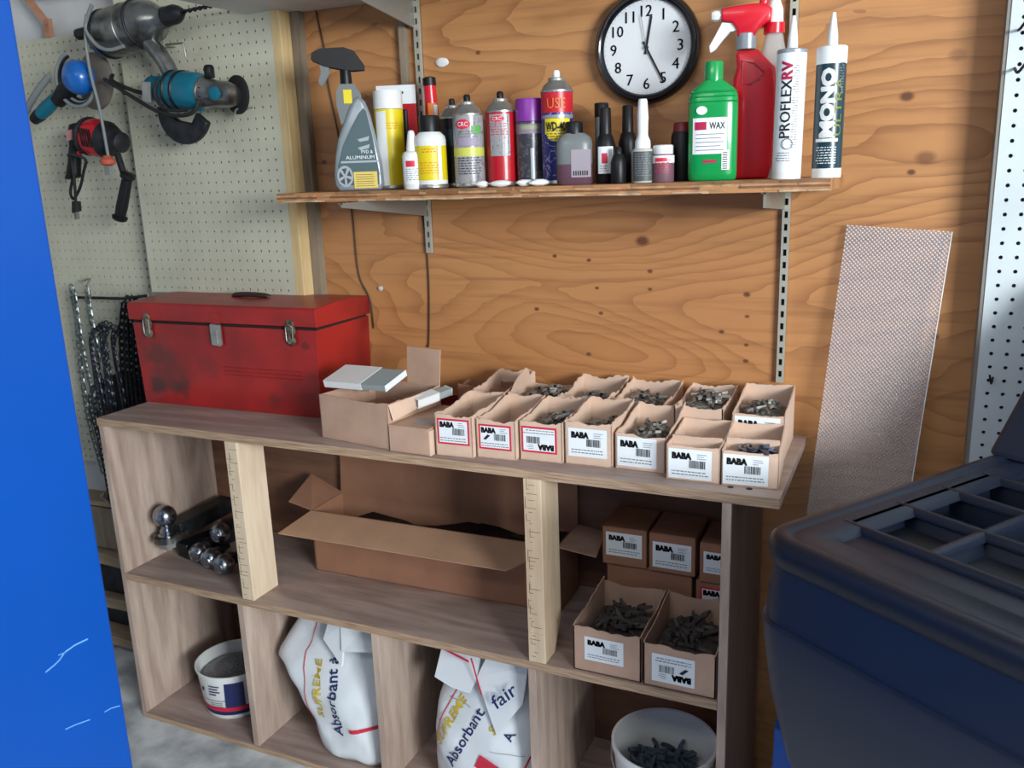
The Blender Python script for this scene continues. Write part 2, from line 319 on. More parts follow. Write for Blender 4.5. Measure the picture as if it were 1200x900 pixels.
    def rect(s, fn, x0, x1, y0, y1, mi=0, nx=1):
        n = len(s.v)
        for i in range(nx+1):
            x = x0+(x1-x0)*i/nx; s.v += [tuple(fn(x,y0)), tuple(fn(x,y1))]
        for i in range(nx): s.f.append((n+2*i, n+2*i+2, n+2*i+3, n+2*i+1)); s.m.append(mi)
        return s
    def build(s, name, mats, parent=None, smooth=None, bevel=0, loc=None):
        me = bpy.data.meshes.new(name); me.from_pydata(s.v, [], s.f)
        mats = mats if isinstance(mats, (list, tuple)) else [mats]
        for m in mats: me.materials.append(m)
        if len(mats) > 1: me.polygons.foreach_set('material_index', s.m)
        if smooth is not None:
            me.polygons.foreach_set('use_smooth', [True]*len(me.polygons)); me.set_sharp_from_angle(angle=R_(smooth))
        me.update(); o = bpy.data.objects.new(name, me); COL.objects.link(o)
        if parent is not None: o.parent = parent
        if loc: o.location = loc
        if bevel:
            b = o.modifiers.new('b', 'BEVEL'); b.width = bevel; b.segments = 2; b.limit_method = 'ANGLE'
        return o
def tag(o, label, cat, group=None, kind=None):
    o['label'] = label
    if cat: o['category'] = cat
    if group: o['group'] = group
    if kind: o['kind'] = kind
    return o
def thing(name, label, cat, loc=(0,0,0), rz=0, group=None):
    o = bpy.data.objects.new(name, None); COL.objects.link(o); o.location = loc; o.rotation_euler = (0,0,rz) if not isinstance(rz, tuple) else rz
    o.empty_display_size = .05
    return tag(o, label, cat, group)
def struct(o): o['kind'] = 'structure'; return o
def stuff(o): o['kind'] = 'stuff'; return o
def face_cam(x, y): return math.atan2(-x, y)
def lathe_pts(r, n): return [(r*cos(2*pi*i/n), r*sin(2*pi*i/n)) for i in range(n)]
def sring(cx, cy, z, rx, ry, n=28, p=2.0):
    r = []
    for i in range(n):
        a = 2*pi*i/n; c = cos(a); d = sin(a)
        r.append((cx+rx*math.copysign(abs(c)**(2/p), c), cy+ry*math.copysign(abs(d)**(2/p), d), z))
    return r
def cyl_fn(r, a0=0.0, z0=0.0, off=.0006):
    return lambda x, y: ((r+off)*sin(a0+x/r), -(r+off)*cos(a0+x/r), z0+y)
def flat_fn(x0, y, z0, rot=0.0, off=.0006):
    c, s_ = cos(rot), sin(rot)
    return lambda x, z: (x0+x*c-z*s_, y-off, z0+x*s_+z*c)
def smooth_path(pts, n=6):
    P = [Vector(p) for p in pts]; out = []
    for i in range(len(P)-1):
        a = P[max(i-1,0)]; b = P[i]; c = P[i+1]; d = P[min(i+2,len(P)-1)]
        for k in range(n):
            t = k/n; out.append(0.5*((2*b)+(c-a)*t+(2*a-5*b+4*c-d)*t*t+(3*b-a-3*c+d)*t**3))
    out.append(P[-1]); return out

# ---------------------------------------------------------------- setting
D = 2.115
f = MB().box(-3.5, 4.0, -3.0, 2.2, -.08, 0).build('floor', M_floor); struct(f)
w = MB().box(-1.66, .20, D, D+.03, -.0, 2.7).build('wall_back', M_ply); struct(w)
w = MB().box(-3.5, 4.0, D+.03, D+.13, 0, 2.7).build('wall_back_framing', M_plaster); w.name = 'wall_rear'; struct(w)
w = MB().box(-3.6, -3.5, -1.0, 2.245, 0, 2.7).build('wall_left', M_plaster); struct(w)
c = MB().box(-3.6, 4.0, -1.2, 2.245, 2.7, 2.78).build('ceiling', M_plaster); struct(c)

def pegboard(name, x0, x1, z0, z1, y, m, hx, hz, pitch=.0288, hr=.0042, t=.006, label=None):
    """hardboard sheet with real punched holes"""
    nx = int((x1-x0)/pitch); nz = int((z1-z0)/pitch); b = MB(); K = 8
    X0 = x0+((x1-x0)-nx*pitch)/2; Z0 = z0+((z1-z0)-nz*pitch)/2
    xs = [x0]+[X0+i*pitch for i in range(1,nx)]+[x1]; zs = [z0]+[Z0+i*pitch for i in range(1,nz)]+[z1]
    for i in range(len(xs)-1):
        for j in range(len(zs)-1):
            a, c_, d, e = xs[i], xs[i+1], zs[j], zs[j+1]; cx = X0+(i+.5)*pitch; cz = Z0+(j+.5)*pitch
            sq = [(c_,(d+e)/2),(c_,e),((a+c_)/2,e),(a,e),(a,(d+e)/2),(a,d),((a+c_)/2,d),(c_,d)]
            hl = [(cx+hr*cos(2*pi*k/K), cz+hr*sin(2*pi*k/K)) for k in range(K)]
            vs = [(p[0],y,p[1]) for p in sq]+[(p[0],y,p[1]) for p in hl]+[(p[0],y+t,p[1]) for p in hl]
            fs = [(k,(k+1)%K,8+(k+1)%K,8+k)[::-1] for k in range(K)]+[(8+k,8+(k+1)%K,16+(k+1)%K,16+k)[::-1] for k in range(K)]
            b.add(vs, fs)
    b.box(x0, x1, y+t, y+t+.002, z0, z1, 1)
    for (p, q) in (((x0,z0),(x0,z1)), ((x1,z1),(x1,z0)), ((x0,z1),(x1,z1)), ((x1,z0),(x0,z0))):
        b.add([(p[0],y,p[1]),(q[0],y,q[1]),(q[0],y+t,q[1]),(p[0],y+t,p[1])], [(0,1,2,3)])
    return b.build(name, [m, M_dark])
p1 = pegboard('pegboard_panel', -2.222, -1.647, 1.263, 2.42, 2.045, M_peg, 0, 0); tag(p1, 'cream pegboard sheet holding the teal grinder, nearest the plywood wall', 'pegboard')
p2 = pegboard('pegboard_panel', -3.40, -2.19, .62, 2.068, 2.100, M_peg, 0, 0); tag(p2, 'cream pegboard sheet behind the hanging chains at far left', 'pegboard')
p3 = pegboard('pegboard_panel', .135, .90, .25, 2.42, 2.045, M_pegR, 0, 0); tag(p3, 'white pegboard sheet at the right edge beyond the plywood', 'pegboard')
struct(MB().box(-1.647, -1.617, 2.045, D, 1.261, 2.6).build('trim_1', M_lumber2, bevel=.002))
struct(MB().box(-1.615, -1.585, 2.088, D, 1.261, 2.6).build('trim_2', M_greylumber, bevel=.002))
struct(MB().box(.128, .136, 2.047, D, .25, 2.6).build('trim_3', mat('grey_edge_strip', (130,126,118), .6)))
struct(MB().box(.136, .17, 2.055, D, .25, 2.6).build('trim_4', M_greylumber))
struct(MB().box(-2.218, -2.18, 2.055, D, 1.261, 2.6).build('trim_5', M_greylumber))
struct(MB().box(-2.60, -1.66, 2.052, D, 2.19, 2.30).build('trim_6', M_lumber2))
struct(MB().bar((-2.70,2.100,2.245), (-2.577,2.100,2.104), .012, .022, (0,1,0)).build('trim_7', M_copper))
struct(MB().box(-2.596, -2.572, 2.094, 2.112, 2.068, 2.125).build('trim_8', M_copper))
# putty spots and screw heads on the plywood
def blob(name, c, r, m, label, cat, seed=0, group=None):
    rn = random.Random(seed); b = MB(); rings = []
    for j in range(1, 7):
        th = pi*j/7; rings.append([(c[0]+r[0]*sin(th)*cos(a)*(1+rn.uniform(-.22,.22)), c[1]+r[1]*sin(th)*sin(a)*(1+rn.uniform(-.22,.22)), c[2]-r[2]*cos(th)*(1+rn.uniform(-.1,.1))) for a in [2*pi*i/10 for i in range(10)]])
    b.loft(rings); o = b.build(name, m, smooth=60); return tag(o, label, cat, group)
blob('putty_spot', (-1.159,2.113,1.881), (.020,.004,.012), M_whitepl, 'white oval putty spot on the plywood left of the clock', 'putty', 3)
blob('putty_spot', (-1.398,2.113,1.284), (.009,.004,.008), M_white_mel, 'small grey putty spot on the plywood beside the red toolbox', 'putty', 4)

# ---------------------------------------------------------------- storage cabinet
Ft, Bk = 1.66, 2.095
cab = thing('storage_cabinet', 'long low plywood cubby cabinet standing on the floor against the wall', 'cabinet')
MB().box(-2.084, -.209, Ft, 2.10, .938, .960).build('top_board', M_oak_x, cab, bevel=.0015)
MB().box(-2.083, -.210, Ft-.0015, Ft, .9385, .9595).build('edge_strip', M_edge, cab)
MB().box(-2.080, -2.062, Ft, 2.06, 0, .938).build('side_panel', M_oak_z, cab, bevel=.001)
MB().box(-.321, -.302, Ft, 2.06, 0, .938).build('side_panel', M_oak_z, cab, bevel=.001)
MB().box(-2.062, -.321, Ft, 2.06, .464, .485).build('middle_shelf', M_oak_x, cab, bevel=.001)
MB().box(-2.062, -.321, Ft, 2.06, .0, .017).build('bottom_board', M_oak_x, cab, bevel=.001)
MB().box(-2.061, -.322, Ft-.0015, Ft, .4645, .4845).build('edge_strip', M_edge, cab)
MB().box(-2.061, -.322, Ft-.0015, Ft, .0005, .0165).build('edge_strip', M_edge, cab)
MB().box(-.302, -.3005, Ft+.001, 2.06, .001, .937).build('outer_face', wood('brown_outer_face', (74,52,44), (112,84,72), 'Z', scale=8, dist=6, fine=90, rough=.6, contrast=.3), cab)  # thin outer sheet, darker and browner than the panel it covers
for x in (-1.641, -1.202, -.763):
    MB().box(x, x+.020, Ft, 2.06, .017, .464).build('divider', M_oak_z, cab, bevel=.001)
MB().box(-2.08, -.302, 2.06, 2.078, 0, .938).build('back_panel', M_back, cab)
for k, x in enumerate((-1.617, -.759)):
    b = MB()
    if k == 0: b.box(x, x+.041, Ft-.002, Ft+.100, .485, .938)
    else:
        b.hexa([(x,Ft-.002,.485),(x+.043,Ft-.002,.485),(x+.043,Ft+.055,.485),(x,Ft+.055,.485)], [(x,Ft-.002,.56),(x+.043,Ft-.002,.56),(x+.043,Ft+.100,.56),(x,Ft+.100,.56)])
        b.box(x, x+.043, Ft-.002, Ft+.100, .56, .938)
    po = b.build('wood_post', M_lumber, cab, bevel=.002)
    rn = random.Random(20+k); t = MB()
    z = .50
    while z < .93:
        ww = rn.choice((.006,.010,.018,.026)); x0 = x+.004+rn.uniform(0,.01)
        t.box(x0, min(x0+ww, x+.04), Ft-.0026, Ft-.002, z, z+.0009)
        if rn.random() < .35: t.box(x0, x0+.0009, Ft-.0026, Ft-.002, z, z+rn.uniform(.008,.03))
        z += rn.uniform(.006,.022)
    stuff(t.build('pencil_mark', mat('pencil', (112,92,66), .8), po))
for x, y in ((-.311,1.693),(-.274,1.695)):
    MB().lathe([(.0065,.9598),(.0065,.9606),(.003,.9609)], 10, 0, (x,y,0)).build('screw_head', M_darksteel, cab)

# ---------------------------------------------------------------- upper shelf, high shelf, standards
sh = thing('wall_shelf', 'chipped plywood wall shelf carrying the row of cans and bottles', 'shelf')
rn = random.Random(5); b = MB(); N = 60; xs = [-1.482+ (1.482-.158)*i/N for i in range(N+1)]
zt, zb = 1.5645, 1.5415
for i in range(N):
    x0, x1 = xs[i], xs[i+1]
    b.add([(x0,1.80,zt),(x1,1.80,zt),(x1,2.112,zt),(x0,2.112,zt),(x0,1.80,zb),(x1,1.80,zb),(x1,2.112,zb),(x0,2.112,zb)], [(0,1,2,3),(4,7,6,5),(0,4,5,1),(2,6,7,3)]+([(0,3,7,4)] if i == 0 else [])+([(1,5,6,2)] if i == N-1 else []))
b.build('shelf_board', wood('shelf_ply', (120,76,44), (182,130,84), 'X', scale=8, dist=5, fine=70, contrast=.4), sh)
for k, (z0, z1, c_) in enumerate(((1.5590,1.5645,(150,108,72)),(1.5545,1.5590,(196,150,104)),(1.5500,1.5545,(140,92,60)),(1.5455,1.5500,(190,142,98)),(1.5412,1.5455,(206,176,140)))):
    b = MB(); x = -1.482; prev = 0
    while x < -.16:
        xe = min(-.158, x+rn.uniform(.01,.08)); d = rn.uniform(0,.0035) if k != 4 else rn.choice((0,.004,-.001,.001)); d2 = rn.uniform(0,.002) if k == 4 else 0
        if not (k == 4 and rn.random() < .12): b.box(x, xe, 1.797+d, 1.8005, z0+d2, z1)
        x = xe
    b.build('veneer_ply', mat('veneer_%d' % k, c_, .7, noise=.25, nscale=30, stretch=(1,1,3)), sh)['kind'] = 'stuff'
hs = thing('high_shelf', 'white melamine shelf at the top above the pegboard and plywood', 'shelf')
MB().box(-1.73, -.55, 1.66, 2.112, 2.046, 2.066).build('shelf_board', M_white_mel, hs, bevel=.001)
def standard(x, z0, z1, label):
    b = MB(); w = .0085
    b.box(x-w, x-w+.0045, 2.101, D, z0, z1); b.box(x+w-.0045, x+w, 2.101, D, z0, z1); z = z0
    b.box(x-w, x+w, 2.112, 2.1145, z0, z1, 1)
    while z < z1:
        b.box(x-.0041, x+.0041, 2.101, 2.104, z, min(z+.014, z1)); z += .0288
    o = b.build('shelf_standard', [mat('painted_steel', (188,186,172), .4, .4), M_dark]); return tag(o, label, 'shelf standard')
standard(-.277, 1.085, 2.45, 'slotted metal shelf standard running down behind the white caulk tube')
standard(-1.223, 1.388, 2.45, 'slotted metal shelf standard above the narrow red tube')
M_brk = mat('bracket_steel', (150,150,142), .45, .5)
def bracket(x, ztop, zw, zf, yf, label, th=.004):
    t = thing('shelf_bracket', label, 'shelf bracket')
    MB().add([(x-th,2.10,ztop),(x-th,yf,ztop),(x-th,yf,ztop-zf),(x-th,2.10,ztop-zw),(x,2.10,ztop),(x,yf,ztop),(x,yf,ztop-zf),(x,2.10,ztop-zw)], [(0,1,2,3),(4,7,6,5),(0,4,5,1),(1,5,6,2),(2,6,7,3),(3,7,4,0)]).build('arm', M_brk, t)
    MB().box(x-.009, x+.004, yf, 2.10, ztop-.003, ztop).build('flange', M_brk, t)
    return t
bracket(-1.221, 1.5405, .052, .010, 1.66+.05, 'grey shelf bracket under the left end of the can shelf')
bracket(-.280, 1.5405, .048, .030, 1.815, 'grey shelf bracket under the right end of the can shelf')
bracket(-1.228, 2.0455, .075, .022, 1.70, 'white shelf bracket under the high shelf at the top')
# wires on the wall
for pts, lab in (([(-1.548,2.08),(-1.542,2.044),(-1.522,1.934),(-1.524,1.89),(-1.520,1.849),(-1.499,1.699),(-1.494,1.582),(-1.474,1.498),(-1.468,1.328),(-1.436,1.254),(-1.430,1.166)], 'thin dark wire hanging down the plywood above the toolbox end'),
                 ([(-1.258,2.05),(-1.263,1.98),(-1.269,1.766),(-1.270,1.633),(-1.240,1.472),(-1.235,1.307),(-1.246,1.137),(-1.253,1.124)], 'thin dark wire hanging down the plywood behind the upright carton flap')):
    tag(MB().tube(smooth_path([(x,2.111,z) for x,z in pts], 5), .0022, 6).build('wall_wire', M_amber, smooth=60), lab, 'wire')
tag(MB().box(-1.275, -1.255, 2.095, 2.114, 1.60, 2.04).build('dark_strip', M_greylumber, bevel=.001), 'narrow dark batten on the wall left of the slotted standard', 'strip')  # narrow dark upright strip on the wall beside the standard

# ---------------------------------------------------------------- leaning prismatic sheet
def lean_sheet():
    t = thing('light_diffuser_sheet', 'clear textured plastic sheet leaning on the plywood at right', 'plastic sheet', (-.146,1.955,0), (-.100, R_(4.2), 0))
    b = MB(); b.box(-.106, .106, 0, .0025, 0, 1.46); b.build('sheet', M_prism, t)
    MB().box(.1055, .1075, -.0005, .003, 0, 1.46).build('edge', M_whitepl, t)
    return t
sheet = lean_sheet()

# ---------------------------------------------------------------- clock
def clock():
    t = thing('wall_clock', 'round black-rimmed wall clock with white face above the shelf', 'clock', (-.604,D-.001,1.868), 0)
    ax = (0,-1,0)
    MB().lathe([(.108,0),(.122,.004),(.127,.014),(.125,.026),(.117,.034),(.110,.032),(.104,.021)], 64, 0, (0,0,0), ax, False).build('rim', mat('glossy_black', (14,16,22), .18, coat=.3), t, 50)
    MB().lathe([(.104,.0005),(.1045,.019)], 64, 0, (0,0,0), ax).build('dial', mat('dial_white', (222,226,228), .5), t, 50)
    y = -.0195
    for h in range(1, 13):
        a = R_(30*h); n = MB()
        for jx in (-.0004, .0004): n.text(str(h), flat_fn(.080*sin(a)+jx, y, .080*cos(a)), h=.0245)
        n.build('numeral', M_ink, t)
    m = MB()
    for k in range(60):
        a = 2*pi*k/60; L_ = .003
        m.bar((.1*sin(a), y-.0003, .1*cos(a)), ((.1+L_)*sin(a), y-.0003, (.1+L_)*cos(a)), .0006, .0002, (0,1,0))
    stuff(m.build('minute_mark', M_greyink, t))
    def hand(nm, deg, L_, w, m_, yy):
        a = R_(deg); MB().bar((-.015*sin(a), yy, -.015*cos(a)), (L_*sin(a), yy, L_*cos(a)), w, .001, (0,1,0)).build(nm, m_, t)
    hand('hour_hand', 10, .068, .0052, M_ink, y-.002); hand('minute_hand', 152, .088, .0042, M_ink, y-.0035); hand('second_hand', -10, .074, .0012, M_greyink, y-.005)
    MB().lathe([(.005,0),(.004,.007)], 16, 0, (0,y,0), ax).build('hub', M_ink, t, 40)
    g = mat('clock_glass', (240,245,250), .05, alpha=.10)
clock()

# ---------------------------------------------------------------- toolbox
def toolbox():
    X0, Y0 = -2.10, 1.838; t = thing('toolbox', 'worn red steel toolbox sitting on the left end of the cabinet', 'toolbox', (X0,Y0,.960), R_(1.2))
    L_, Dp = .662, .262
    b = MB(); prof = [(0.004,0.0),(0.004,.012),(0,.018),(0,.244),(Dp,.244),(Dp,0)]
    b.hexa([(.012,.006,0),(L_-.010,.006,0),(L_-.010,Dp,0),(.012,Dp,0)], [(.004,.004,.244),(L_-.002,.004,.244),(L_-.002,Dp,.244),(.004,Dp,.244)])
    for z in (.105,.116,.127): b.bar((.33,.0035,z), (.60,.0035,z), .003, .003, (0,0,1))
    body = b.build('body', M_redbox, t, bevel=.003)
    b = MB(); pr = [(0,.2525),(0,.298),(.006,.304),(.09,.309),(.17,.310),(.25,.304),(.262,.299),(.262,.250)]
    for i in range(1): b.loft([[(-.006,y,z) for y,z in pr], [(L_+.004,y,z) for y,z in pr]])
    lid = b.build('lid', M_redbox, t, bevel=.0025)
    MB().box(.006, L_-.004, .008, Dp-.01, .243, .250).build('lid_gap', M_dark, t)
    ml = mat('rusty_latch', (140,128,110), .45, .6, c2=(70,58,46), nscale=70)
    for x in (.068, .580):
        lt = MB().lathe([(.012,0),(.0125,.003),(.010,.005)], 16, 0, (x,-.0,.262), (0,-1,0)).lathe([(.0165,0),(.0165,.003),(.012,.0055)], 20, 0, (x,-.0,.242), (0,-1,0)).lathe([(.0155,0),(.0155,.003),(.010,.006)], 20, 0, (x,0,.215), (0,-1,0)).build('latch', ml, t, 40)
        MB().tube([(x-.012,-.007,.252),(x,-.010,.262),(x+.012,-.007,.252),(x+.010,-.008,.216),(x,-.009,.208),(x-.010,-.008,.216)], .0018, 6, 0, True).build('latch_wire', M_steel, lt, 60)
    h = MB(); x = .325
    h.box(x-.016, x+.016, -.003, 0, .252, .282, 1)
    h.slab([(x-.017,.192),(x+.013,.188),(x+.018,.194),(x+.018,.250),(x-.017,.252)], -.010, -.0005, .002)
    h.box(x+.004, x+.008, -.013, -.009, .198, .235)
    h.build('hasp', [M_steel, M_redbox], t)
    hp = smooth_path([(.285,.13,.309),(.295,.125,.315),(.33,.120,.318),(.37,.120,.318),(.405,.125,.315),(.415,.13,.309)], 5)
    MB().tube(hp, .0075, 10).build('handle', mat('dark_brown_handle', (50,30,28), .5), t, 60)
    return t
toolbox()

# ---------------------------------------------------------------- cartons of wheel weights
def rag(p, q, z0, h0, h1, t, amp, rn, b, mi=0, n=14, shape=None):
    """cardboard wall from p to q with a torn top edge"""
    p = Vector(p); q = Vector(q); d = (q-p); nr = Vector((-d.y, d.x)).normalized()*t; hs_ = []
    for i in range(n+1):
        s_ = i/n; h = h0+(h1-h0)*s_+amp*(rn.random()-.5)+amp*.8*sin(s_*7+rn.random())
        if shape: h += shape(s_)
        hs_.append(h)
    for i in range(n):
        a = p+d*(i/n); c_ = p+d*((i+1)/n)
        b.hexa([(a.x,a.y,z0),(c_.x,c_.y,z0),(c_.x+nr.x,c_.y+nr.y,z0),(a.x+nr.x,a.y+nr.y,z0)], [(a.x,a.y,z0+hs_[i]),(c_.x,c_.y,z0+hs_[i+1]),(c_.x+nr.x,c_.y+nr.y,z0+hs_[i+1]),(a.x+nr.x,a.y+nr.y,z0+hs_[i])], mi)
def brand_label(par, x0, x1, z0, z1, y=0.0, red=False, flip=False, seed=0, icon=False):
    b = MB(); w = x1-x0; h = z1-z0
    if red:
        b.rect(lambda x, z: (x, y-.0006, z), x0, x1, z0, z1, 1); k = w*.055
        b.rect(lambda x, z: (x, y-.0010, z), x0+k, x1-k, z0+k, z1-k, 0)
    else: b.rect(lambda x, z: (x, y-.0008, z), x0, x1, z0, z1, 0)
    lo = b.build('label', [M_paper, M_redp], par); lo['label'] = 'white paper label with red border' if red else 'white paper label'
    cx, cz = (x0+x1)/2, (z0+z1)/2; s_ = -1 if flip else 1; rn = random.Random(seed+99)
    F = lambda x, z: (cx+s_*x, y-.0014, cz+s_*z); t = MB()
    for jx in (-.008, 0, .008):
        for jz in (-.010, .010): t.text('BABA', lambda x, z, jx=jx, jz=jz: F(x-w*(.19-jx), z+h*(.27+jz)), w=w*.44, h=h*.21)
    for q in range(3): t.rect(F, w*.16, w*.16+w*rn.uniform(.12,.24), h*(.34-.07*q), h*(.36-.07*q), 1)
    x = -w*.02
    while x < w*.34:
        bw = rn.choice((.008,.014,.022))*w; t.rect(F, x, x+bw, -h*.12, h*.14); x += bw+rn.choice((.010,.016))*w
    if icon: t.add([F(-w*.36,-h*.10),F(-w*.28,-h*.12),F(-w*.14,h*.06),F(-w*.22,h*.10)], [(0,1,2,3)])
    for r_ in range(2):
        x = -w*.42
        while x < w*.38:
            bw = rn.uniform(.02,.09)*w; t.rect(F, x, x+bw, -h*(.27+.10*r_), -h*(.235+.10*r_), 1); x += bw+.02*w
    t.build('lettering', [M_ink, M_greyink], lo)
def carton(label, x, y, z, w, d, h, rz=0.0, hb=None, hl=None, hr=None, amp=.004, m=M_card2, seed=0, lab=None, red=False, flip=False, icon=False, group='small wheel weight boxes', flap=None, mid=None, name='weight_box'):
    """open box: origin at front left bottom corner"""
    t = thing(name, label, 'box', (x,y,z), rz, group); rn = random.Random(seed); b = MB(); k = .0025
    hb = hb if hb else h; hl = hl if hl else (h, hb); hr = hr if hr else (h, hb)
    b.box(0, w, 0, d, 0.0, .002)
    rag((0,0,0), (w,0,0), 0, h, h, k, amp, rn, b); rag((w,0,0), (w,d,0), 0, hr[0], hr[1], k, amp, rn, b)
    rag((w,d,0), (0,d,0), 0, hb, hb, k, amp, rn, b); rag((0,d,0), (0,0,0), 0, hl[1], hl[0], k, amp, rn, b)
    b.build('box_body', m, t)
    if mid:
        bb = MB(); rag((w-.003,mid[0]+k,0), (.003,mid[0]+k,0), 0, mid[1], mid[1], k, amp*.6, rn, bb); bb.build('partition', m, t)
    if flap:
        fp = MB(); px0, px1, py, pz, th_, ln, tw = flap   # torn flap of the right side sticking up
        n = 8; vs = []; fs = []
        for i in range(n+1):
            s_ = i/n; yy = py[0]+(py[1]-py[0])*s_; top = ln*(sin(pi*min(1,s_*1.15))**.6)*(1+.15*rn.uniform(-1,1))
            vs += [(px0,yy,pz),(px0+tw*top/ln,yy,pz+top),(px0+tw*top/ln+.002,yy,pz+top),(px0+.002,yy,pz)]
        for i in range(n):
            a = 4*i; c_ = a+4
            for e in range(4): fs.append((a+e, a+(e+1)%4, c_+(e+1)%4, c_+e))
        fs += [(0,1,2,3),(4*n+3,4*n+2,4*n+1,4*n)]
        fp.add(vs, fs).build('torn_flap', M_card2, t)
    if lab: brand_label(t, lab[0]*w, lab[1]*w, lab[2]*h, lab[3]*h, 0, red, flip, seed, icon)
    return t
# weight: a curved lead bar with a spring clip
def weight_mesh(nm, L_, w, h, m):
    b = MB(); n = 5; rings = []
    for i in range(n+1):
        s_ = -1+2*i/n; x = s_*L_/2; y = -.18*L_*s_*s_; ww = w*(1-.35*s_**4)
        rings.append([(x,y-ww/2,0),(x,y+ww/2,0),(x,y+ww/2,h),(x,y-ww/2,h)])
    b.loft(rings, 0)
    b.box(-.004,.004,-w*.8,-w*.3,.001,h*1.2,1)
    me_o = b.build(nm, [m, M_darksteel]); me = me_o.data; bpy.data.objects.remove(me_o); return me
WM = {'lead': [weight_mesh('wheel_weight', L_, .008, .006, M_lead) for L_ in (.05,.035)],
      'dark': [weight_mesh('wheel_weight', L_, .009, .007, M_leadd) for L_ in (.075,.055)],
      'coat': [weight_mesh('wheel_weight', L_, .009, .007, M_shiny) for L_ in (.04,.03)]}
def fill(box, x0, x1, y0, y1, z0, z1, n, kind, label, seed, slope=0.0, tilt=.35):
    """loose weights resting on a lumpy bed of the same weights; coordinates in the box's frame"""
    rn = random.Random(seed); Mw = Matrix.Translation(box.location) @ Euler(box.rotation_euler).to_matrix().to_4x4()
    b = MB(); G = 10; vs = []; fs = []
    hgt = lambda u, v: z0+(z1-z0)*(.55+.45*sin(pi*u)*sin(pi*v))+slope*(v-.5)
    for j in range(G+1):
        for i in range(G+1):
            u, v = i/G, j/G; vs.append((x0+(x1-x0)*u, y0+(y1-y0)*v, hgt(u,v)-.006+rn.uniform(-.003,.002)))
    for j in range(G):
        for i in range(G): a = j*(G+1)+i; fs.append((a,a+1,a+G+2,a+G+1))
    b.add(vs, fs); Lr = .03
    for q in range(40):
        u, v = rn.uniform(.12,.88), rn.uniform(.1,.9); cx, cy = x0+(x1-x0)*u, y0+(y1-y0)*v; a = rn.uniform(0,pi); l = rn.uniform(.012,.018); zz = hgt(u,v)-.004
        b.bar((max(x0+.004,min(x1-.004,cx-l*cos(a))), max(y0+.004,min(y1-.004,cy-l*sin(a))), zz), (max(x0+.004,min(x1-.004,cx+l*cos(a))), max(y0+.004,min(y1-.004,cy+l*sin(a))), zz+.003), .007, .006)
    bed = b.build('weight_bed', {'lead': M_lead, 'dark': M_leadd, 'coat': M_shiny}[kind]); bed.matrix_world = Mw
    tag(bed, 'packed lower layers of '+label, 'wheel weights', kind='stuff')
    for q in range(n):
        me = rn.choice(WM[kind]); o = bpy.data.objects.new('wheel_weight', me); COL.objects.link(o)
        u, v = rn.uniform(.2,.8), rn.uniform(.18,.82); a = rn.gauss(1.2,.7)
        o.matrix_world = Mw @ Matrix.Translation((x0+(x1-x0)*u, y0+(y1-y0)*v, hgt(u,v)+.001+.004*(q % 3))) @ Euler((rn.uniform(-tilt,tilt), rn.uniform(-tilt,tilt)*.6, a)).to_matrix().to_4x4()
        tag(o, label, 'wheel weight', 'loose '+label)
T = .960
# front row, left to right
c1 = carton('small open box with red-bordered label, leftmost of the red-labelled trio', -.989,1.682,T, .094,.20,.098, R_(2), hb=.105, seed=1, lab=(.06,.93,.30,.93), red=True)
c2 = carton('small open box with red-bordered label, middle one of the red-labelled trio', -.891,1.700,T, .097,.19,.090, R_(1), hb=.104, seed=2, lab=(.06,.90,.24,.90), red=True, icon=True)
c3 = carton('small open box with upside-down red-bordered label on the cabinet top', -.789,1.716,T, .102,.18,.090, R_(1), hb=.104, seed=3, lab=(.04,.88,.22,.90), red=True, flip=True)
fill(c3, .01,.09,.02,.16,.052,.078,12,'lead','grey wheel weights heaped in the box with the upside-down red label',31)
c4 = carton('small open box with plain white label beside the upside-down red label', -.682,1.724,T, .108,.18,.096, R_(1), hb=.108, seed=4, lab=(.07,.90,.20,.88))
fill(c4, .01,.10,.02,.16,.045,.070,9,'lead','grey wheel weights low in the box right of the red-labelled ones',32)
c5 = carton('small open box with scooped torn front and big white label, front row', -.567,1.730,T, .110,.17,.078, R_(-1), hb=.105, hr=(.066,.112), seed=5, lab=(.04,.84,.10,.95), m=M_card2)
fill(c5, .01,.10,.02,.15,.045,.070,11,'lead','grey wheel weights in the box with the scooped torn front',33)
c6 = carton('small empty open box with low front, second from the right end of the front row', -.446,1.700,T, .111,.165,.075, R_(1), hb=.088, seed=6, lab=(.04,.85,.06,.92), mid=(.040,.085), amp=.002)
c7 = carton('small open box with big white label at the right corner of the cabinet top', -.331,1.700,T, .112,.165,.074, R_(4), hb=.088, seed=7, lab=(.02,.82,.06,.92), mid=(.048,.088), amp=.002)
fill(c7, .008,.104,.004,.045,.045,.068,9,'coat','shiny bluish wheel weights in the box at the right corner',34,tilt=.2)
# rear row
d1 = carton('small open box in the rear row behind the leftmost red-labelled box', -1.005,1.905,T, .094,.17,.100, R_(0), hb=.118, seed=11)
d2 = carton('small rear-row box with one tall torn side flap sticking up', -.905,1.905,T, .125,.17,.086, R_(0), hb=.086, hl=(.10,.12), seed=12, flap=(0,0,(.0,.16),.085,0,.062,.014))
fill(d2, .01,.115,.02,.155,.062,.088,14,'lead','grey wheel weights in the rear box with the tall torn flap',36)
d3 = carton('small open rear-row box behind the first plain white label', -.770,1.905,T, .125,.18,.100, R_(0), hb=.116, seed=13, amp=.007)
fill(d3, .01,.115,.02,.165,.055,.080,16,'lead','grey wheel weights in the third box of the rear row',37)
d4 = carton('small open rear-row box behind the box with the scooped front', -.635,1.905,T, .130,.18,.098, R_(0), hb=.114, seed=14, amp=.006)
fill(d4, .01,.12,.02,.165,.062,.086,20,'lead','grey wheel weights in the fourth box of the rear row',38)
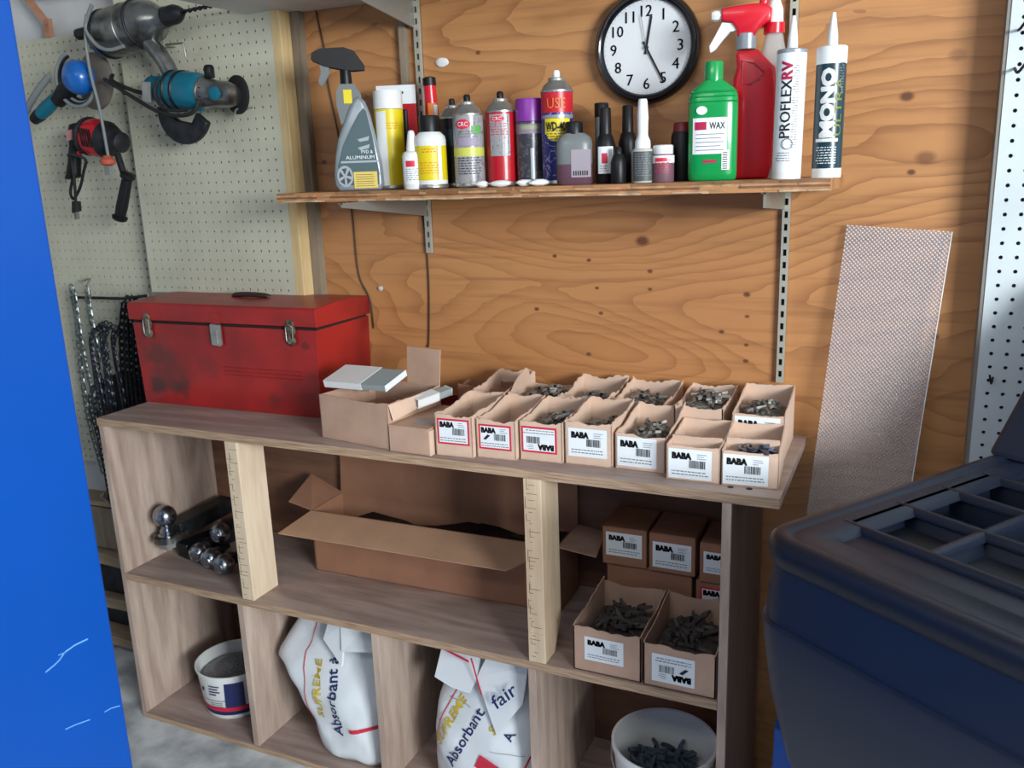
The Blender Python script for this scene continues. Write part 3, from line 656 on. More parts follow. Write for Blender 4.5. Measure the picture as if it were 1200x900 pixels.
d5 = carton('small open rear-row box heaped highest with weights, behind the empty low box', -.478,1.888,T, .110,.18,.106, R_(0), hb=.116, seed=15, m=M_card2)
fill(d5, .01,.10,.02,.165,.080,.106,24,'lead','grey wheel weights heaped to the rim in the second rear box from the right',39)
d6 = carton('small open box at the right end of the rear row, printed front just showing', -.345,1.875,T, .112,.19,.104, R_(1), hb=.128, seed=16, m=M_card2, lab=(.05,.92,.25,.96), amp=.002)
fill(d6, .01,.10,.01,.175,.072,.100,14,'lead','grey wheel weights in the box at the right end of the rear row',40)
# big carton with white packets, low sleeve box
def big_carton():
    t = thing('parts_carton', 'plain open cardboard carton beside the toolbox with an upright rear flap', 'box', (-1.338,1.712,T), R_(-9)); rn = random.Random(3); b = MB()
    w, d, h, k = .226, .205, .112, .003
    b.box(0,w,0,d,0,.002); rag((0,0,0),(w,0,0),0,h,h,k,.003,rn,b); rag((w,0,0),(w,d,0),0,h-.002,h,k,.003,rn,b); rag((w,d,0),(0,d,0),0,h,h,k,.001,rn,b); rag((0,d,0),(0,0,0),0,h,h,k,.001,rn,b)
    b.build('box_body', M_card, t)
    MB().hexa([(.118,d-.002,h),(w-.002,d-.002,h),(w-.002,d+.001,h),(.118,d+.001,h)], [(.112,d+.012,h+.092),(w-.004,d+.012,h+.092),(w-.004,d+.015,h+.092),(.112,d+.015,h+.092)]).build('rear_flap', M_card, t)
    MB().hexa([(w,.002,h),(w+.003,.002,h),(w+.003,d*.62,h),(w,d*.62,h)], [(w+.004,.006,h-.001),(w+.010,.008,h-.040),(w+.010,d*.60,h-.030),(w+.004,d*.62,h)]).build('side_flap', M_card2, t)
    MB().hexa([(.03,d*.5,h-.01),(.075,d*.5,h-.01),(.075,d*.5+.003,h-.01),(.03,d*.5+.003,h-.01)], [(.03,d*.5+.01,h+.022),(.075,d*.5+.01,h+.022),(.075,d*.5+.013,h+.022),(.03,d*.5+.013,h+.022)]).build('inner_flap', M_card2, t)
    MB().box(.01,w-.01,.01,d-.01,.05,.055).build('filler_sheet', M_card3, t)
    return t
big_carton()
def packet(label, loc, rot, L_, w_, h_, tape=True):
    t = thing('white_packet', label, 'packet', loc, rot)
    b = MB(); b.box(0, L_*.62, 0, w_, 0, .0012).box(0, L_*.62, 0, w_, h_, h_+.0012).box(0, L_*.62, 0, .0012, 0, h_+.001).box(0, L_*.60, w_-.0012, w_, 0, h_+.001); b.build('sleeve', M_whitepl, t)
    MB().box(.006, L_, .002, w_-.002, .002, h_-.002).build('inner_tray', mat('grey_board', (150,160,160), .6), t)
    MB().box(L_, L_+.0015, .001, w_-.001, .001, h_-.001).build('end_panel', M_paper, t)
packet('white cardboard packet lying across the open carton beside the toolbox', (-1.335,1.735,1.086), (R_(13),R_(-1),R_(-4)), .19,.095,.018)
packet('slim white packet standing slanted behind the low sleeve box', (-1.082,1.765,1.042), (R_(8),R_(-4),R_(72)), .115,.03,.022)
def sleeve_box():
    t = thing('sleeve_box', 'low closed cardboard box between the open carton and red labels', 'box', (-1.112,1.672,T), R_(-2))
    MB().box(0,.112,0,.20,0,.062).build('box_body', M_card, t, bevel=.002)
    MB().box(-.001,.113,.001,.20,.062,.065).build('lid', M_card, t)
    MB().rect(lambda x, y: (x, y, .0656), .045,.10,.03,.075).build('label', mat('grey_label', (150,150,146), .5), t)
    MB().box(.112,.1145,.0,.20,.0,.060).build('side_flap', M_card2, t)
sleeve_box()
for i, (x, y, w_, d_, h_, rz, lab) in enumerate(((-1.20,1.935,.16,.09,.050,2,'dark red tray box lying behind the upright carton flap'), (-1.10,2.00,.17,.075,.085,-1,'brown open tray box against the wall behind the red box'))):
    t = thing('tray_box', lab, 'box', (x,y,T), R_(rz)); rn = random.Random(i+60); b = MB(); b.box(0,w_,0,d_,0,.002)
    for p, q in (((0,0,0),(w_,0,0)),((w_,0,0),(w_,d_,0)),((w_,d_,0),(0,d_,0)),((0,d_,0),(0,0,0))): rag(p,q,0,h_,h_,.0025,.003,rn,b,0)
    b.build('box_body', [mat('dark_red_board',(120,30,30),.5) if i == 0 else M_card3], t)

# ---------------------------------------------------------------- mid shelf contents
MS = .485
def long_carton():
    t = thing('long_carton', 'long open cardboard carton with drooping front flap in the centre cubby', 'box', (-1.535,1.880,MS), R_(1.0)); b = MB(); w, d, h, k = .760,.155,.185,.004
    b.box(0,w,0,d,0,.003).box(0,w,0,k,0,h).box(0,w,d-k,d,0,h).box(0,k,0,d,0,h).box(w-k,w,0,d,0,h); b.build('box_body', M_card3, t)
    def fl(nm, a, b_, c_, d_, m=M_card3):
        up = Vector((0,0,.004)); P = [Vector(v) for v in (a,b_,c_,d_)]; n_ = (P[1]-P[0]).cross(P[2]-P[0]).normalized()*.0035
        MB().hexa([p for p in P], [p+n_ for p in P]).build(nm, m, t)
    fl('front_flap', (.0,0,h),(w,0,h),(w-.100,-.105,h-.032),(-.035,-.108,h-.030), mat('cardboard_flap', (186,146,116), .8, noise=.06, nscale=12))
    fl('back_flap', (.0,d,h),(w,d,h),(w,d+.002,h+.145),(.008,d+.002,h+.145))
    fl('left_flap', (0,.002,h),(0,d-.002,h),(-.10,d-.01,h+.050),(-.085,.01,h+.012))
    fl('right_flap', (w,.002,h),(w,d-.002,h),(w+.085,d-.02,h+.0),(w+.095,.02,h-.020), M_card)
    b = MB(); rn = random.Random(8); G = 14; vs = []; fs = []
    for j in range(6):
        for i in range(G+1): vs.append((.006+(w-.012)*i/G, .006+(d-.012)*j/5, .115+.03*sin(i*1.1+j)*rn.random()+.04*(i/G)))
    for j in range(5):
        for i in range(G): a = j*(G+1)+i; fs.append((a,a+1,a+G+2,a+G+1))
    o = b.add(vs, fs).build('black_liner', M_blackp, t, 60)
long_carton()
e1 = carton('open weight box full of dark weights beside the right wood post', -.650,1.668,MS, .158,.215,.108, R_(0), hb=.118, hl=(.112,.128), seed=21, lab=(.17,.75,.28,.82), m=M_card)
fill(e1, .01,.145,.015,.20,.045,.088,24,'dark','dark wheel weights in the open box beside the right wood post',51)
e2 = carton('open weight box with upside-down label against the right side panel', -.485,1.666,MS, .158,.215,.100, R_(0), hb=.118, hl=(.106,.122), seed=22, lab=(.12,.72,.15,.82), m=M_card, flip=True, icon=True)
fill(e2, .01,.145,.015,.20,.045,.088,24,'dark','dark wheel weights in the open box with the upside-down label',52)
def closed_box(label, x, y, z, w, d, h, lab=None, red=False, seed=0, rz=0, m=M_card3):
    t = thing('weight_box', label, 'box', (x,y,z), R_(rz), 'closed wheel weight boxes')
    MB().box(0,w,0,d,0,h).build('box_body', m, t, bevel=.002)
    MB().box(.001,w-.001,.001,d*.5-.0008,h,h+.0018).box(.001,w-.001,d*.5+.0008,d-.001,h,h+.0018).build('lid_flap', m, t)
    if lab: brand_label(t, lab[0]*w, lab[1]*w, lab[2]*h, lab[3]*h, 0, red, False, seed)
    return t
closed_box('long closed cardboard box under the stack in the right cubby', -.655,1.925,MS, .215,.13,.150, seed=1)
closed_box('closed box with red print low in the back corner of the right cubby', -.430,1.925,MS, .105,.13,.140, (.1,.95,.45,.9), True, 2)
closed_box('closed box with white label, leftmost on the stack in the right cubby', -.662,1.912,.638, .112,.14,.098, (.08,.90,.25,.88), False, 3, 1)
closed_box('closed box with white label, middle one on the stack in the right cubby', -.543,1.912,.638, .113,.14,.098, (.08,.92,.12,.80), False, 4, 0)
closed_box('closed box with white label, rightmost on the stack in the right cubby', -.420,1.915,.628, .095,.14,.100, (.10,.98,.25,.80), False, 5, 0)

# hitch ball mount and loose hitch balls
def ball_prof(r): return [(.0,-r)]+[(r*sin(pi*k/10), -r*cos(pi*k/10)) for k in range(1,10)]+[(0,r)]
t = thing('ball_mount', 'trailer hitch ball mount with square tube in the left cubby', 'hitch', (-1.992,1.768,MS+.010), R_(6))
MB().lathe([(.026,.075),(.026,.080),(.020,.084),(.020,.094),(.014,.100),(.014,.108)]+[(.034*sin(a), .138-.034*cos(a)) for a in [R_(25+ (180-25)*k/12) for k in range(13)]], 28).build('ball', M_chrome, t, 40)
MB().lathe([(.012,.030),(.012,.040),(.026,.040),(.026,.062),(.022,.064)], 6).build('nut', M_steel, t, 30)
MB().loft([[(x*1.0, y, z) for x, y in [(.040*sin(q), -.040*cos(q)) for q in [R_(-90+15*k) for k in range(13)]]+[(.036,.05),(-.036,.05)]] for z in (.060,.078)]).build('tongue_plate', M_cast, t, 40)
MB().bar((0,.035,.076),(.035,.25,.086), .052,.050).build('square_tube', M_darksteel, t, bevel=.004)
rt = thing('receiver_tube', 'dark square steel tube lying under the ball mount', 'tube', (-1.975,1.80,MS), R_(-14))
MB().box(-.027,.027,0,.23,0,.048).build('square_tube', M_darksteel, rt, bevel=.004); MB().box(-.020,.020,-.0006,.0,.006,.042).build('tube_mouth', M_dark, rt)
def hitch_ball(x, y, z, rot, lab):
    t = thing('hitch_ball', lab, 'hitch ball', (x,y,z), rot)
    MB().lathe([(.0,-.028),(.013,-.0275),(.015,-.0255)]+[(.031*sin(a), -.031*cos(a)) for a in [R_(32+(155-32)*k/12) for k in range(13)]]+[(.012,.034)], 28).build('ball', M_chrome, t, 35)
    MB().lathe([(.012,.033),(.019,.037),(.019,.043),(.009,.045),(.009,.085)], 20).build('shank', M_darksteel, t, 35)
hitch_ball(-1.905,1.800,MS+.031,(R_(-88),0,R_(18)),'chrome hitch ball lying nearest the ball mount in the left cubby')
hitch_ball(-1.840,1.780,MS+.031,(R_(-88),0,R_(8)),'chrome hitch ball lying in the middle of the front three')
hitch_ball(-1.774,1.762,MS+.031,(R_(-88),0,R_(4)),'chrome hitch ball half hidden behind the left wood post')
hitch_ball(-1.862,1.850,MS+.080,(R_(-84),0,R_(10)),'chrome hitch ball lying on top of the front three')

# ---------------------------------------------------------------- bottom row
# tub of steel shot
t = thing('shot_tub', 'white plastic tub with red band full of steel shot, bottom left cubby', 'tub', (-1.832,1.812,.017))
MB().lathe([(.090,0),(.094,.004),(.096,.016),(.0965,.018,2),(.0985,.030,2),(.0988,.032,1),(.1005,.046,1),(.1008,.047),(.110,.142),(.114,.144),(.115,.152),(.112,.153),(.108,.150),(.106,.10),(.100,.08)], 40, 0).build('tub_body', [M_whitepl, M_redp, M_navytext], t, 40)
b = MB(); ang = radians_ = -.1
fn = cyl_fn(.104, .15, .095, .0052)
b.rect(fn, .03,.085,-.045,.035,1,8)
for q in range(4): b.rect(cyl_fn(.104,.15,.095,.0052), -.02,-.02+(.035,.03,.036,.024)[q], .022-.009*q, .026-.009*q, 0, 3)
b.rect(cyl_fn(.104,.15,.095,.0052), -.05,-.04,.002,.014,0,2)
b.rect(cyl_fn(.102,.15,.070,.0050), -.05,.03,.0,.0014,0,8)
for q in range(3): b.rect(cyl_fn(.102,.15,.062,.0045), -.02,.02, -.006*q,.0015-.006*q,0,4)
b.build('printed_label', [M_navytext, M_navytext], t)
b = MB(); rn = random.Random(4); prof = [(.105,.112),(.085,.122),(.06,.130),(.03,.134),(.0,.136)]
b.lathe(prof, 36)
for q in range(1500):
    a = rn.uniform(0,2*pi); rr = .101*math.sqrt(rn.random()); z = .136-.024*(rr/.103)**1.6; s_ = .0022; x, y = rr*cos(a), rr*sin(a)
    b.add([(x-s_,y-s_,z),(x+s_,y-s_,z),(x,y+s_,z),(x,y,z+s_*1.6)], [(0,1,3),(1,2,3),(2,0,3)])
g = b.build('steel_shot', M_grit); g.location = (-1.832,1.812,.017); tag(g, 'fine grey steel shot heaped in the white tub', 'steel shot', kind='stuff')
# bucket of dark weights
t = thing('plastic_bucket', 'white plastic bucket of dark weights in the bottom right cubby', 'bucket', (-.470,1.792,.017))
MB().lathe([(.100,0),(.103,.004),(.121,.232),(.1265,.234),(.1265,.246),(.124,.248),(.119,.246),(.102,.02),(.0,.018)], 48).build('bucket_body', M_whitepl, t, 40)
MB().tube([(.127*cos(a), .127*sin(a), .222-.05*abs(sin(a))) for a in [pi+pi*k/14 for k in range(15)]], .0022, 6).build('wire_handle', M_steel, t, 60)
M_bw = mat('blue_grey_lead', (92,106,124), .45, .3, noise=.3, nscale=50)
WM['buck'] = [weight_mesh('wheel_weight', L_, .010, .008, M_bw) for L_ in (.085,.065)]
bk = thing_b = t
rn = random.Random(77); b = MB(); b.lathe([(.112,.125),(.08,.150),(.04,.160),(.0,.163)], 24)
for q in range(60):
    a = rn.uniform(0,2*pi); r_ = rn.uniform(0,.085); l = .016; d_ = rn.uniform(0,pi); b.bar((r_*cos(a)-l*cos(d_), r_*sin(a)-l*sin(d_), .155-.02*(r_/.1)**2), (r_*cos(a)+l*cos(d_), r_*sin(a)+l*sin(d_), .160-.02*(r_/.1)**2), .008,.007)
o = b.build('weight_bed', M_bw); o.location = (-.470,1.792,.017); tag(o, 'packed lower layer of weights in the white bucket', 'wheel weights', kind='stuff')
for q in range(48):
    me = rn.choice(WM['buck']); o = bpy.data.objects.new('wheel_weight', me); COL.objects.link(o); a = rn.uniform(0,2*pi); r_ = .078*math.sqrt(rn.random())
    o.location = (-.470+r_*cos(a), 1.792+r_*sin(a), .017+.166+.005*(q % 4)-.012*(r_/.07)**2); o.rotation_euler = (rn.uniform(-.4,.4), rn.uniform(-.3,.3), rn.uniform(0,2*pi))
    tag(o, 'blue-grey wheel weights lying in the white bucket', 'wheel weight', 'loose weights in the white bucket')

# absorbent bags
def bag(label, rows, cy, ry, seed, group='bags of absorbent'):
    """slumped polythene bag: rows (z, xl, xr, ycentre shift)"""
    t = thing('absorbent_bag', label, 'bag', (0,0,.017), 0, group)
    zs = [r[0] for r in rows]
    def lerp(z, k):
        for a, b_ in zip(rows, rows[1:]):
            if z <= b_[0] or b_ is rows[-1]:
                s_ = max(0,min(1,(z-a[0])/(b_[0]-a[0]))); return a[k]+(b_[k]-a[k])*s_
    P = 2.6
    def wr(x, z): return .0035*sin(38*x+22*z+seed)+.0025*sin(-61*x+47*z+seed*2)+.0018*sin(95*x+70*z)+.004*sin(18*z+seed)
    def surf(x, z):
        xl, xr = lerp(z,1), lerp(z,2); cx = (xl+xr)/2; rx = (xr-xl)/2; u = min(.995, abs(x-cx)/rx)
        return cy+lerp(z,3)-lerp(z,4)*ry*(1-u**P)**(1/P)+wr(x,z)*min(1,(1-u)*6)
    rings = []; n = 44; H = rows[-1][0]
    for j in range(31):
        z = H*j/30; xl, xr = lerp(z,1), lerp(z,2); cx = (xl+xr)/2; rx = (xr-xl)/2; cyy = cy+lerp(z,3); rr = ry*lerp(z,4); r = []
        for i in range(n):
            a = 2*pi*i/n; c_ = math.copysign(abs(cos(a))**(2/P), cos(a)); s_ = math.copysign(abs(sin(a))**(2/P), sin(a)); x = cx+rx*c_
            y = cyy+rr*s_
            if s_ < 0: y += wr(x,z)*min(1,(1-min(.995,abs(c_)))*6)
            r.append((x,y,z))
        rings.append(r)
    MB().loft(rings).build('bag_body', M_bag, t, 70)
    return t, surf
s1, f1 = bag('white absorbent bag leaning left, second bottom cubby, blue lettering', [(0,-1.42,-1.225,0,.8),(.03,-1.445,-1.216,-.01,1),(.10,-1.470,-1.216,-.005,1),(.20,-1.535,-1.216,.0,1),(.262,-1.605,-1.216,.01,.85),(.33,-1.562,-1.22,.02,.6),(.40,-1.515,-1.23,.03,.35),(.432,-1.495,-1.25,.035,.12)], 1.775, .09, 1.0)
def on_bag(surf, x0, z0, rot, off=.0035):
    c_, s_ = cos(rot), sin(rot)
    def F(x, y):
        X = x0+x*c_-y*s_; Z = z0+x*s_+y*c_; return (X, surf(X, Z)-off, Z)
    return F
def bag_text(par, surf, items, nm='printing'):
    mats = [M_navytext, M_goldt, M_redp, M_greyink, M_paper]; b = MB()
    for it in items:
        if it[0] == 't': _, s_, x, z, rot, w, h, mi = it; b.text(s_, on_bag(surf, x, z, R_(rot)), w=w, h=h, mi=mi)
        else:
            _, pts, wd, mi = it
            for (xa,za),(xb,zb) in zip(pts, pts[1:]):
                L_ = math.hypot(xb-xa, zb-za); n = max(1,int(L_/.012)); nx, nz = -(zb-za)/L_*wd/2, (xb-xa)/L_*wd/2
                for k in range(n):
                    u, v = k/n, (k+1)/n; q = [(xa+(xb-xa)*u+nx, za+(zb-za)*u+nz), (xa+(xb-xa)*v+nx, za+(zb-za)*v+nz), (xa+(xb-xa)*v-nx, za+(zb-za)*v-nz), (xa+(xb-xa)*u-nx, za+(zb-za)*u-nz)]
                    b.add([(X, surf(X,Z)-.003, Z) for X, Z in q], [(0,1,2,3)], mi)
    stuff(b.build(nm, mats, par))
bag_text(s1, f1, [('t','SUPREME',-1.415,.215,97,.155,.026,1), ('t','Absorbant à tout',-1.367,.245,97,.30,.032,0),
    ('l',[(-1.455,.44),(-1.46,.33),(-1.475,.30),(-1.46,.20),(-1.435,.10),(-1.43,.06)],.003,2), ('l',[(-1.31,.12),(-1.225,.135)],.011,2)])
MB().hexa([(-1.40,1.715,.36),(-1.335,1.700,.30),(-1.332,1.704,.30),(-1.398,1.72,.36)],[(-1.385,1.735,.425),(-1.33,1.725,.418),(-1.328,1.73,.418),(-1.383,1.74,.425)]).build('folded_flap', M_bag, s1)
MB().hexa([(-1.33,1.700,.345),(-1.235,1.705,.36),(-1.235,1.710,.36),(-1.33,1.705,.345)],[(-1.345,1.725,.425),(-1.25,1.735,.428),(-1.25,1.74,.428),(-1.345,1.73,.425)]).build('folded_flap', M_bag, s1)
s2, f2 = bag('white absorbent bag in the third bottom cubby, slumped and creased', [(0,-1.08,-.78,0,.85),(.03,-1.085,-.77,-.01,1),(.16,-1.083,-.772,-.01,1),(.24,-1.075,-.775,.0,.95),(.31,-1.055,-.782,.015,.8),(.345,-1.045,-.785,.03,.62),(.40,-1.035,-.79,.03,.5),(.435,-1.02,-.80,.04,.2)], 1.80, .105, 2.3)
bag_text(s2, f2, [('t','SUPREME',-1.010,.215,62,.15,.024,1), ('t','Absorbant',-.963,.185,62,.19,.028,0), ('l',[(-1.065,.10),(-1.045,.20),(-.99,.31)],.003,2),
    ('t','SU',-.875,.235,60,.035,.024,1), ('t','A',-.840,.215,60,.022,.024,0), ('l',[(-.83,.06),(-.79,.16)],.004,2),
    ('l',[(-.905,.105),(-.885,.145)],.060,2), ('l',[(-.885,.14),(-.865,.115)],.018,4), ('l',[(-.90,.115),(-.86,.13)],.016,4),
    ('l',[(-.885,.175),(-.80,.165)],.0012,3), ('l',[(-1.02,.27),(-.95,.265)],.0015,3), ('l',[(-1.04,.335),(-.95,.33)],.0015,3)])
def crump(name, ring, m, par, seed, mats=None):
    rn = random.Random(seed); b = MB(); b.loft([[(x,y+d+rn.uniform(-.004,.004),z) for x,y,z in ring] for d in (0,.014)]); return b.build(name, m, par)
crump('folded_top', [(-1.045,1.700,.335),(-.99,1.690,.322),(-.94,1.690,.318),(-.925,1.705,.36),(-.93,1.73,.425),(-1.03,1.73,.43)], M_bag, s2, 5)
fp = crump('torn_flap', [(-.865,1.680,.225),(-.80,1.70,.315),(-.79,1.72,.41),(-.90,1.73,.42),(-.925,1.71,.36),(-.89,1.69,.28)], M_bag, s2, 6)
b = MB(); b.text('fair', lambda x, y: (-.838+x*cos(.75)-y*sin(.75), 1.683+ (x*sin(.75)+y*cos(.75))*.28-.006, .345+x*sin(.75)+y*cos(.75)), w=.075, h=.032); b.build('lettering', M_navytext, fp)
b = MB(); b.bar((-.93,1.69,.42),(-.905,1.688,.325), .004,.001,(0,1,0)).bar((-1.02,1.70,.425),(-.94,1.695,.405), .006,.001,(0,1,0)); b.build('red_print', M_redp, fp)

# ---------------------------------------------------------------- shelf goods
Z = 1.5648
def can(label, x, y, r, hb, body, dome=None, cap=None, texts=(), top='nozzle', bands=(), nozzle=M_ink, cat='spray can', group='cans and bottles on the shelf'):
    t = thing('spray_can', label, cat, (x,y,Z), face_cam(x,y), group)
    MB().lathe([(r*.93,0),(r,.003),(r,.007),(r*.965,.009),(r*.965,.0105)], 28).build('bottom_rim', M_steel, t, 40)
    mats = [body]+[b_[2] for b_ in bands]; pr = [(r*.98,.0105),(r*.98,.012,0)]; cuts = [.012]; 
    z = .012
    for k, (z0, z1, mm) in enumerate(bands):
        if z0 > z: pr.append((r*.98, z0, 0))
        pr.append((r*.98, z1, k+1)); z = z1
    if z < hb: pr.append((r*.98, hb, 0))
    lab = MB().lathe(pr, 32).build('printed_body', mats, t, 40)
    if cap:
        ch, cm = cap; MB().lathe([(r*.99,hb+.001),(r*.99,hb+ch*.93),(r*.95,hb+ch)], 28).build('cap', cm, t, 40)
    else:
        MB().lathe([(r*1.0,hb),(r*1.0,hb+.004),(r*.93,hb+.006),(r*.80,hb+.016),(r*.52,hb+.024),(r*.5,hb+.026),(r*.52,hb+.029),(r*.48,hb+.032),(r*.2,hb+.032)], 28).build('dome', dome or M_steel, t, 45)
        MB().lathe([(r*.22,hb+.031),(r*.22,hb+.044),(r*.16,hb+.048)], 14).build('nozzle', nozzle, t, 40)
    if texts:
        b = MB(); ms = []
        for it in texts:
            kind_, arg, a0, zz, w, h, mm = it
            if mm not in ms: ms.append(mm)
            fn = cyl_fn(r*.98, a0, zz, .0008+.0004*ms.index(mm))
            if kind_ == 't': b.text(arg, cyl_fn(r*.98, a0, zz, .0018+.0004*ms.index(mm)), w=w, h=h, mi=ms.index(mm))
            elif kind_ == 'v': b.text(arg, (lambda F: (lambda x, y: F(-y, x)))(fn), w=w, h=h, mi=ms.index(mm))
            elif kind_ == 'r': b.rect(fn, -w/2, w/2, -h/2, h/2, ms.index(mm), 8)
            elif kind_ == 'o':
                K = 20; b.add([fn(w/2*q_*cos(2*pi*i/K), h/2*q_*sin(2*pi*i/K)) for q_ in (.05,.35,.7,1) for i in range(K)], [(j_*K+i, j_*K+(i+1)%K, (j_+1)*K+(i+1)%K, (j_+1)*K+i) for j_ in range(3) for i in range(K)], ms.index(mm))
            elif kind_ == 'p':
                rr = random.Random(arg)
                for q in range(int(h/.006)):
                    xx = -w/2
                    while xx < w/2-.004:
                        bw = rr.uniform(.003,.010); b.rect(fn, xx, min(w/2,xx+bw), h/2-.006*q, h/2-.006*q+.0018, ms.index(mm), 1); xx += bw+.003
        b.build('artwork', ms, lab)
    return t
M_green2 = mat('green_print', (90,160,80), .5); M_orangep = mat('orange_print', (214,120,40), .5); M_lilacp = mat('lilac_print', (150,140,160), .5)
# wheel cleaner trigger bottle
def trig_bottle():
    x, y = -1.292, 1.90; t = thing('trigger_bottle', 'silver wheel cleaner bottle with black trigger head, far left of the shelf', 'spray bottle', (x,y,Z), face_cam(x,y)*.9, 'cans and bottles on the shelf')
    k = .00204
    def P(l): return [((px-424)*k, (221-py)*k) for px, py in l]
    out = P([(398,221),(449,221),(453,214),(452,190),(447,160),(441,130),(436,116),(430,110),(424,112),(416,124),(409,140),(401,158),(396,178),(393,200),(393,214)])
    MB().slab(out, -.028, .028, .010).build('bottle_body', M_greypl, t, 50)
    MB().slab(P([(424,118),(414,132),(407,140),(405,120),(406,104),(409,98),(423,98),(428,106),(429,112)]), -.018, .018, .006).build('neck_grip', M_smoke, t, 50)
    MB().slab(P([(399,214),(447,214),(448,200),(443,160),(437,128),(434,124),(428,130),(418,146),(406,168),(399,190)]), -.0300, -.0275, .0008).build('label', mat('slate_label', (62,86,90), .45), t)
    lb = t.children[-1]; b = MB(); Y = -.0300
    F = flat_fn
    b.text('ALUMINUM', F(.004,Y,.081), w=.070, h=.0085, mi=0); b.text('PVD &', F(.022,Y,.094), w=.028, h=.008, mi=0)
    b.rect(lambda a, c_: (a, Y-.0005, c_), -.015,.043,.006,.046,1)
    for q in range(6): b.rect(lambda a, c_: (a, Y-.0008, c_), -.010,.036-.003*(q%2),.011+.0055*q,.0122+.0055*q,3)
    b.rect(lambda a, c_: (a, Y-.0004, c_), -.044,.048,.068,.073,2)
    n = len(b.v); K = 24; b.v += [(-.036+.020*cos(2*pi*i/K), Y-.0006, .036+.026*sin(2*pi*i/K)) for i in range(K)]; b.f.append(tuple(n+i for i in range(K))); b.m.append(2)
    for q in range(5):
        a = 2*pi*q/5+.4; b.add([(-.036+.004*cos(a), Y-.0010, .036+.004*sin(a)), (-.036+.016*cos(a-.42), Y-.0010, .036+.021*sin(a-.42)), (-.036+.016*cos(a+.42), Y-.0010, .036+.021*sin(a+.42))], [(0,1,2)], 3)
    for q in range(2): b.add([(.0,Y-.0008,.124-.02*q),(.030,Y-.0008,.131-.019*q),(.027,Y-.0008,.121-.019*q),(.006,Y-.0008,.118-.02*q)], [(0,1,2,3)], 2)
    b.build('lettering', [M_paper, mat('amber_print', (214,190,90), .4), mat('silver_print', (170,178,182), .3, .4), mat('slate_print', (50,60,66), .5)], lb)
    MB().slab(P([(411,118),(421,118),(421,102),(411,102)]), -.0195, -.017, .0006).build('yellow_tag', M_yellow, t)
    MB().lathe([(.015,.0),(.0135,.036),(.017,.046)], 16, 0, ((415-424)*k,0,(221-98)*k)).build('collar', M_blackp, t, 40)
    MB().slab(P([(378,66),(379,61),(388,57),(415,56),(426,60),(436,75),(436,78),(424,78),(405,75),(392,72)]), -.016, .016, .005).build('trigger_head', M_blackp, t, 50)
    MB().slab(P([(386,72),(396,73),(394,82),(388,92),(385,95),(384,91),(388,82)]), -.009, .009, .003).build('trigger', M_smoke, t, 50)
trig_bottle()
can('slim yellow and white can behind the silver wheel cleaner bottle', -1.232,1.955,.037,.195,M_yellow,cap=(.045,M_whitepl),bands=(),texts=(('r',0,-.62,.10,.030,.18,M_whitepl),('p',31,.2,.15,.03,.02,M_orangep)))
# carded product
t = thing('blister_card', 'red and white carded product standing behind the yellow can', 'package', (-1.262,2.045,Z), face_cam(-1.26,2.04)*.6)
b = MB(); b.slab([(-.052,0),(.052,0),(.052,.262),(-.052,.262)], 0, .003, .0006); b.build('card', M_redpl, t)
MB().rect(lambda x, z: (x, -.0006, z), -.052,.052,.215,.262).build('header', M_paper, t)
MB().rect(lambda x, z: (x, -.0010, z), -.02,.02,.240,.246).build('hang_slot', M_ink, t)
MB().slab([(-.04,.02),(.03,.02),(.03,.20),(-.04,.20)], -.02, 0, .006).build('blister', M_blackp, t)
def squeeze(name, label, x, y, prof, m, capprof=None, capm=None, lab=None, cat='bottle', texts=(), seg=24, rz=None):
    t = thing(name, label, cat, (x,y,Z), face_cam(x,y) if rz is None else rz, 'cans and bottles on the shelf')
    MB().lathe(prof, seg).build('bottle_body', m, t, 45)
    if capprof: MB().lathe(capprof, 20).build('cap', capm, t, 45)
    if lab:
        r, z0, z1, lm = lab[:4]; a = lab[4] if len(lab) > 4 else 1.2
        lo = MB().rect(cyl_fn(r, 0, 0, .0006), -a*r, a*r, z0, z1, 0, 12).build('label', lm, t)
        if texts:
            b = MB(); ms = []
            for it in texts:
                kind_, arg, a0, zz, w, h, mm = it
                if mm not in ms: ms.append(mm)
                fn = cyl_fn(r, a0, zz, .0012)
                if kind_ == 't': b.text(arg, fn, w=w, h=h, mi=ms.index(mm))
                elif kind_ == 'r': b.rect(fn, -w/2, w/2, -h/2, h/2, ms.index(mm), 6)
                elif kind_ == 'p':
                    rr = random.Random(arg)
                    for q in range(int(h/.005)):
                        xx = -w/2
                        while xx < w/2-.004:
                            bw = rr.uniform(.003,.009); b.rect(fn, xx, min(w/2,xx+bw), h/2-.005*q, h/2-.005*q+.0015, ms.index(mm), 1); xx += bw+.0025
            b.build('lettering', ms, lo)
    return t
squeeze('squeeze_bottle', 'small white squeeze bottle with pointed cap and red emblem', -1.122,1.875, [(.023,0),(.025,.003),(.025,.078),(.022,.086),(.014,.090)], M_whitepl, [(.014,.088),(.0135,.098),(.009,.128),(.007,.136),(.004,.138)], M_whitepl, (.025,.012,.074,M_paper,1.1), texts=(('r',0,-.25,.060,.022,.014,M_redp),('p',3,0,.032,.036,.030,M_greyink)))
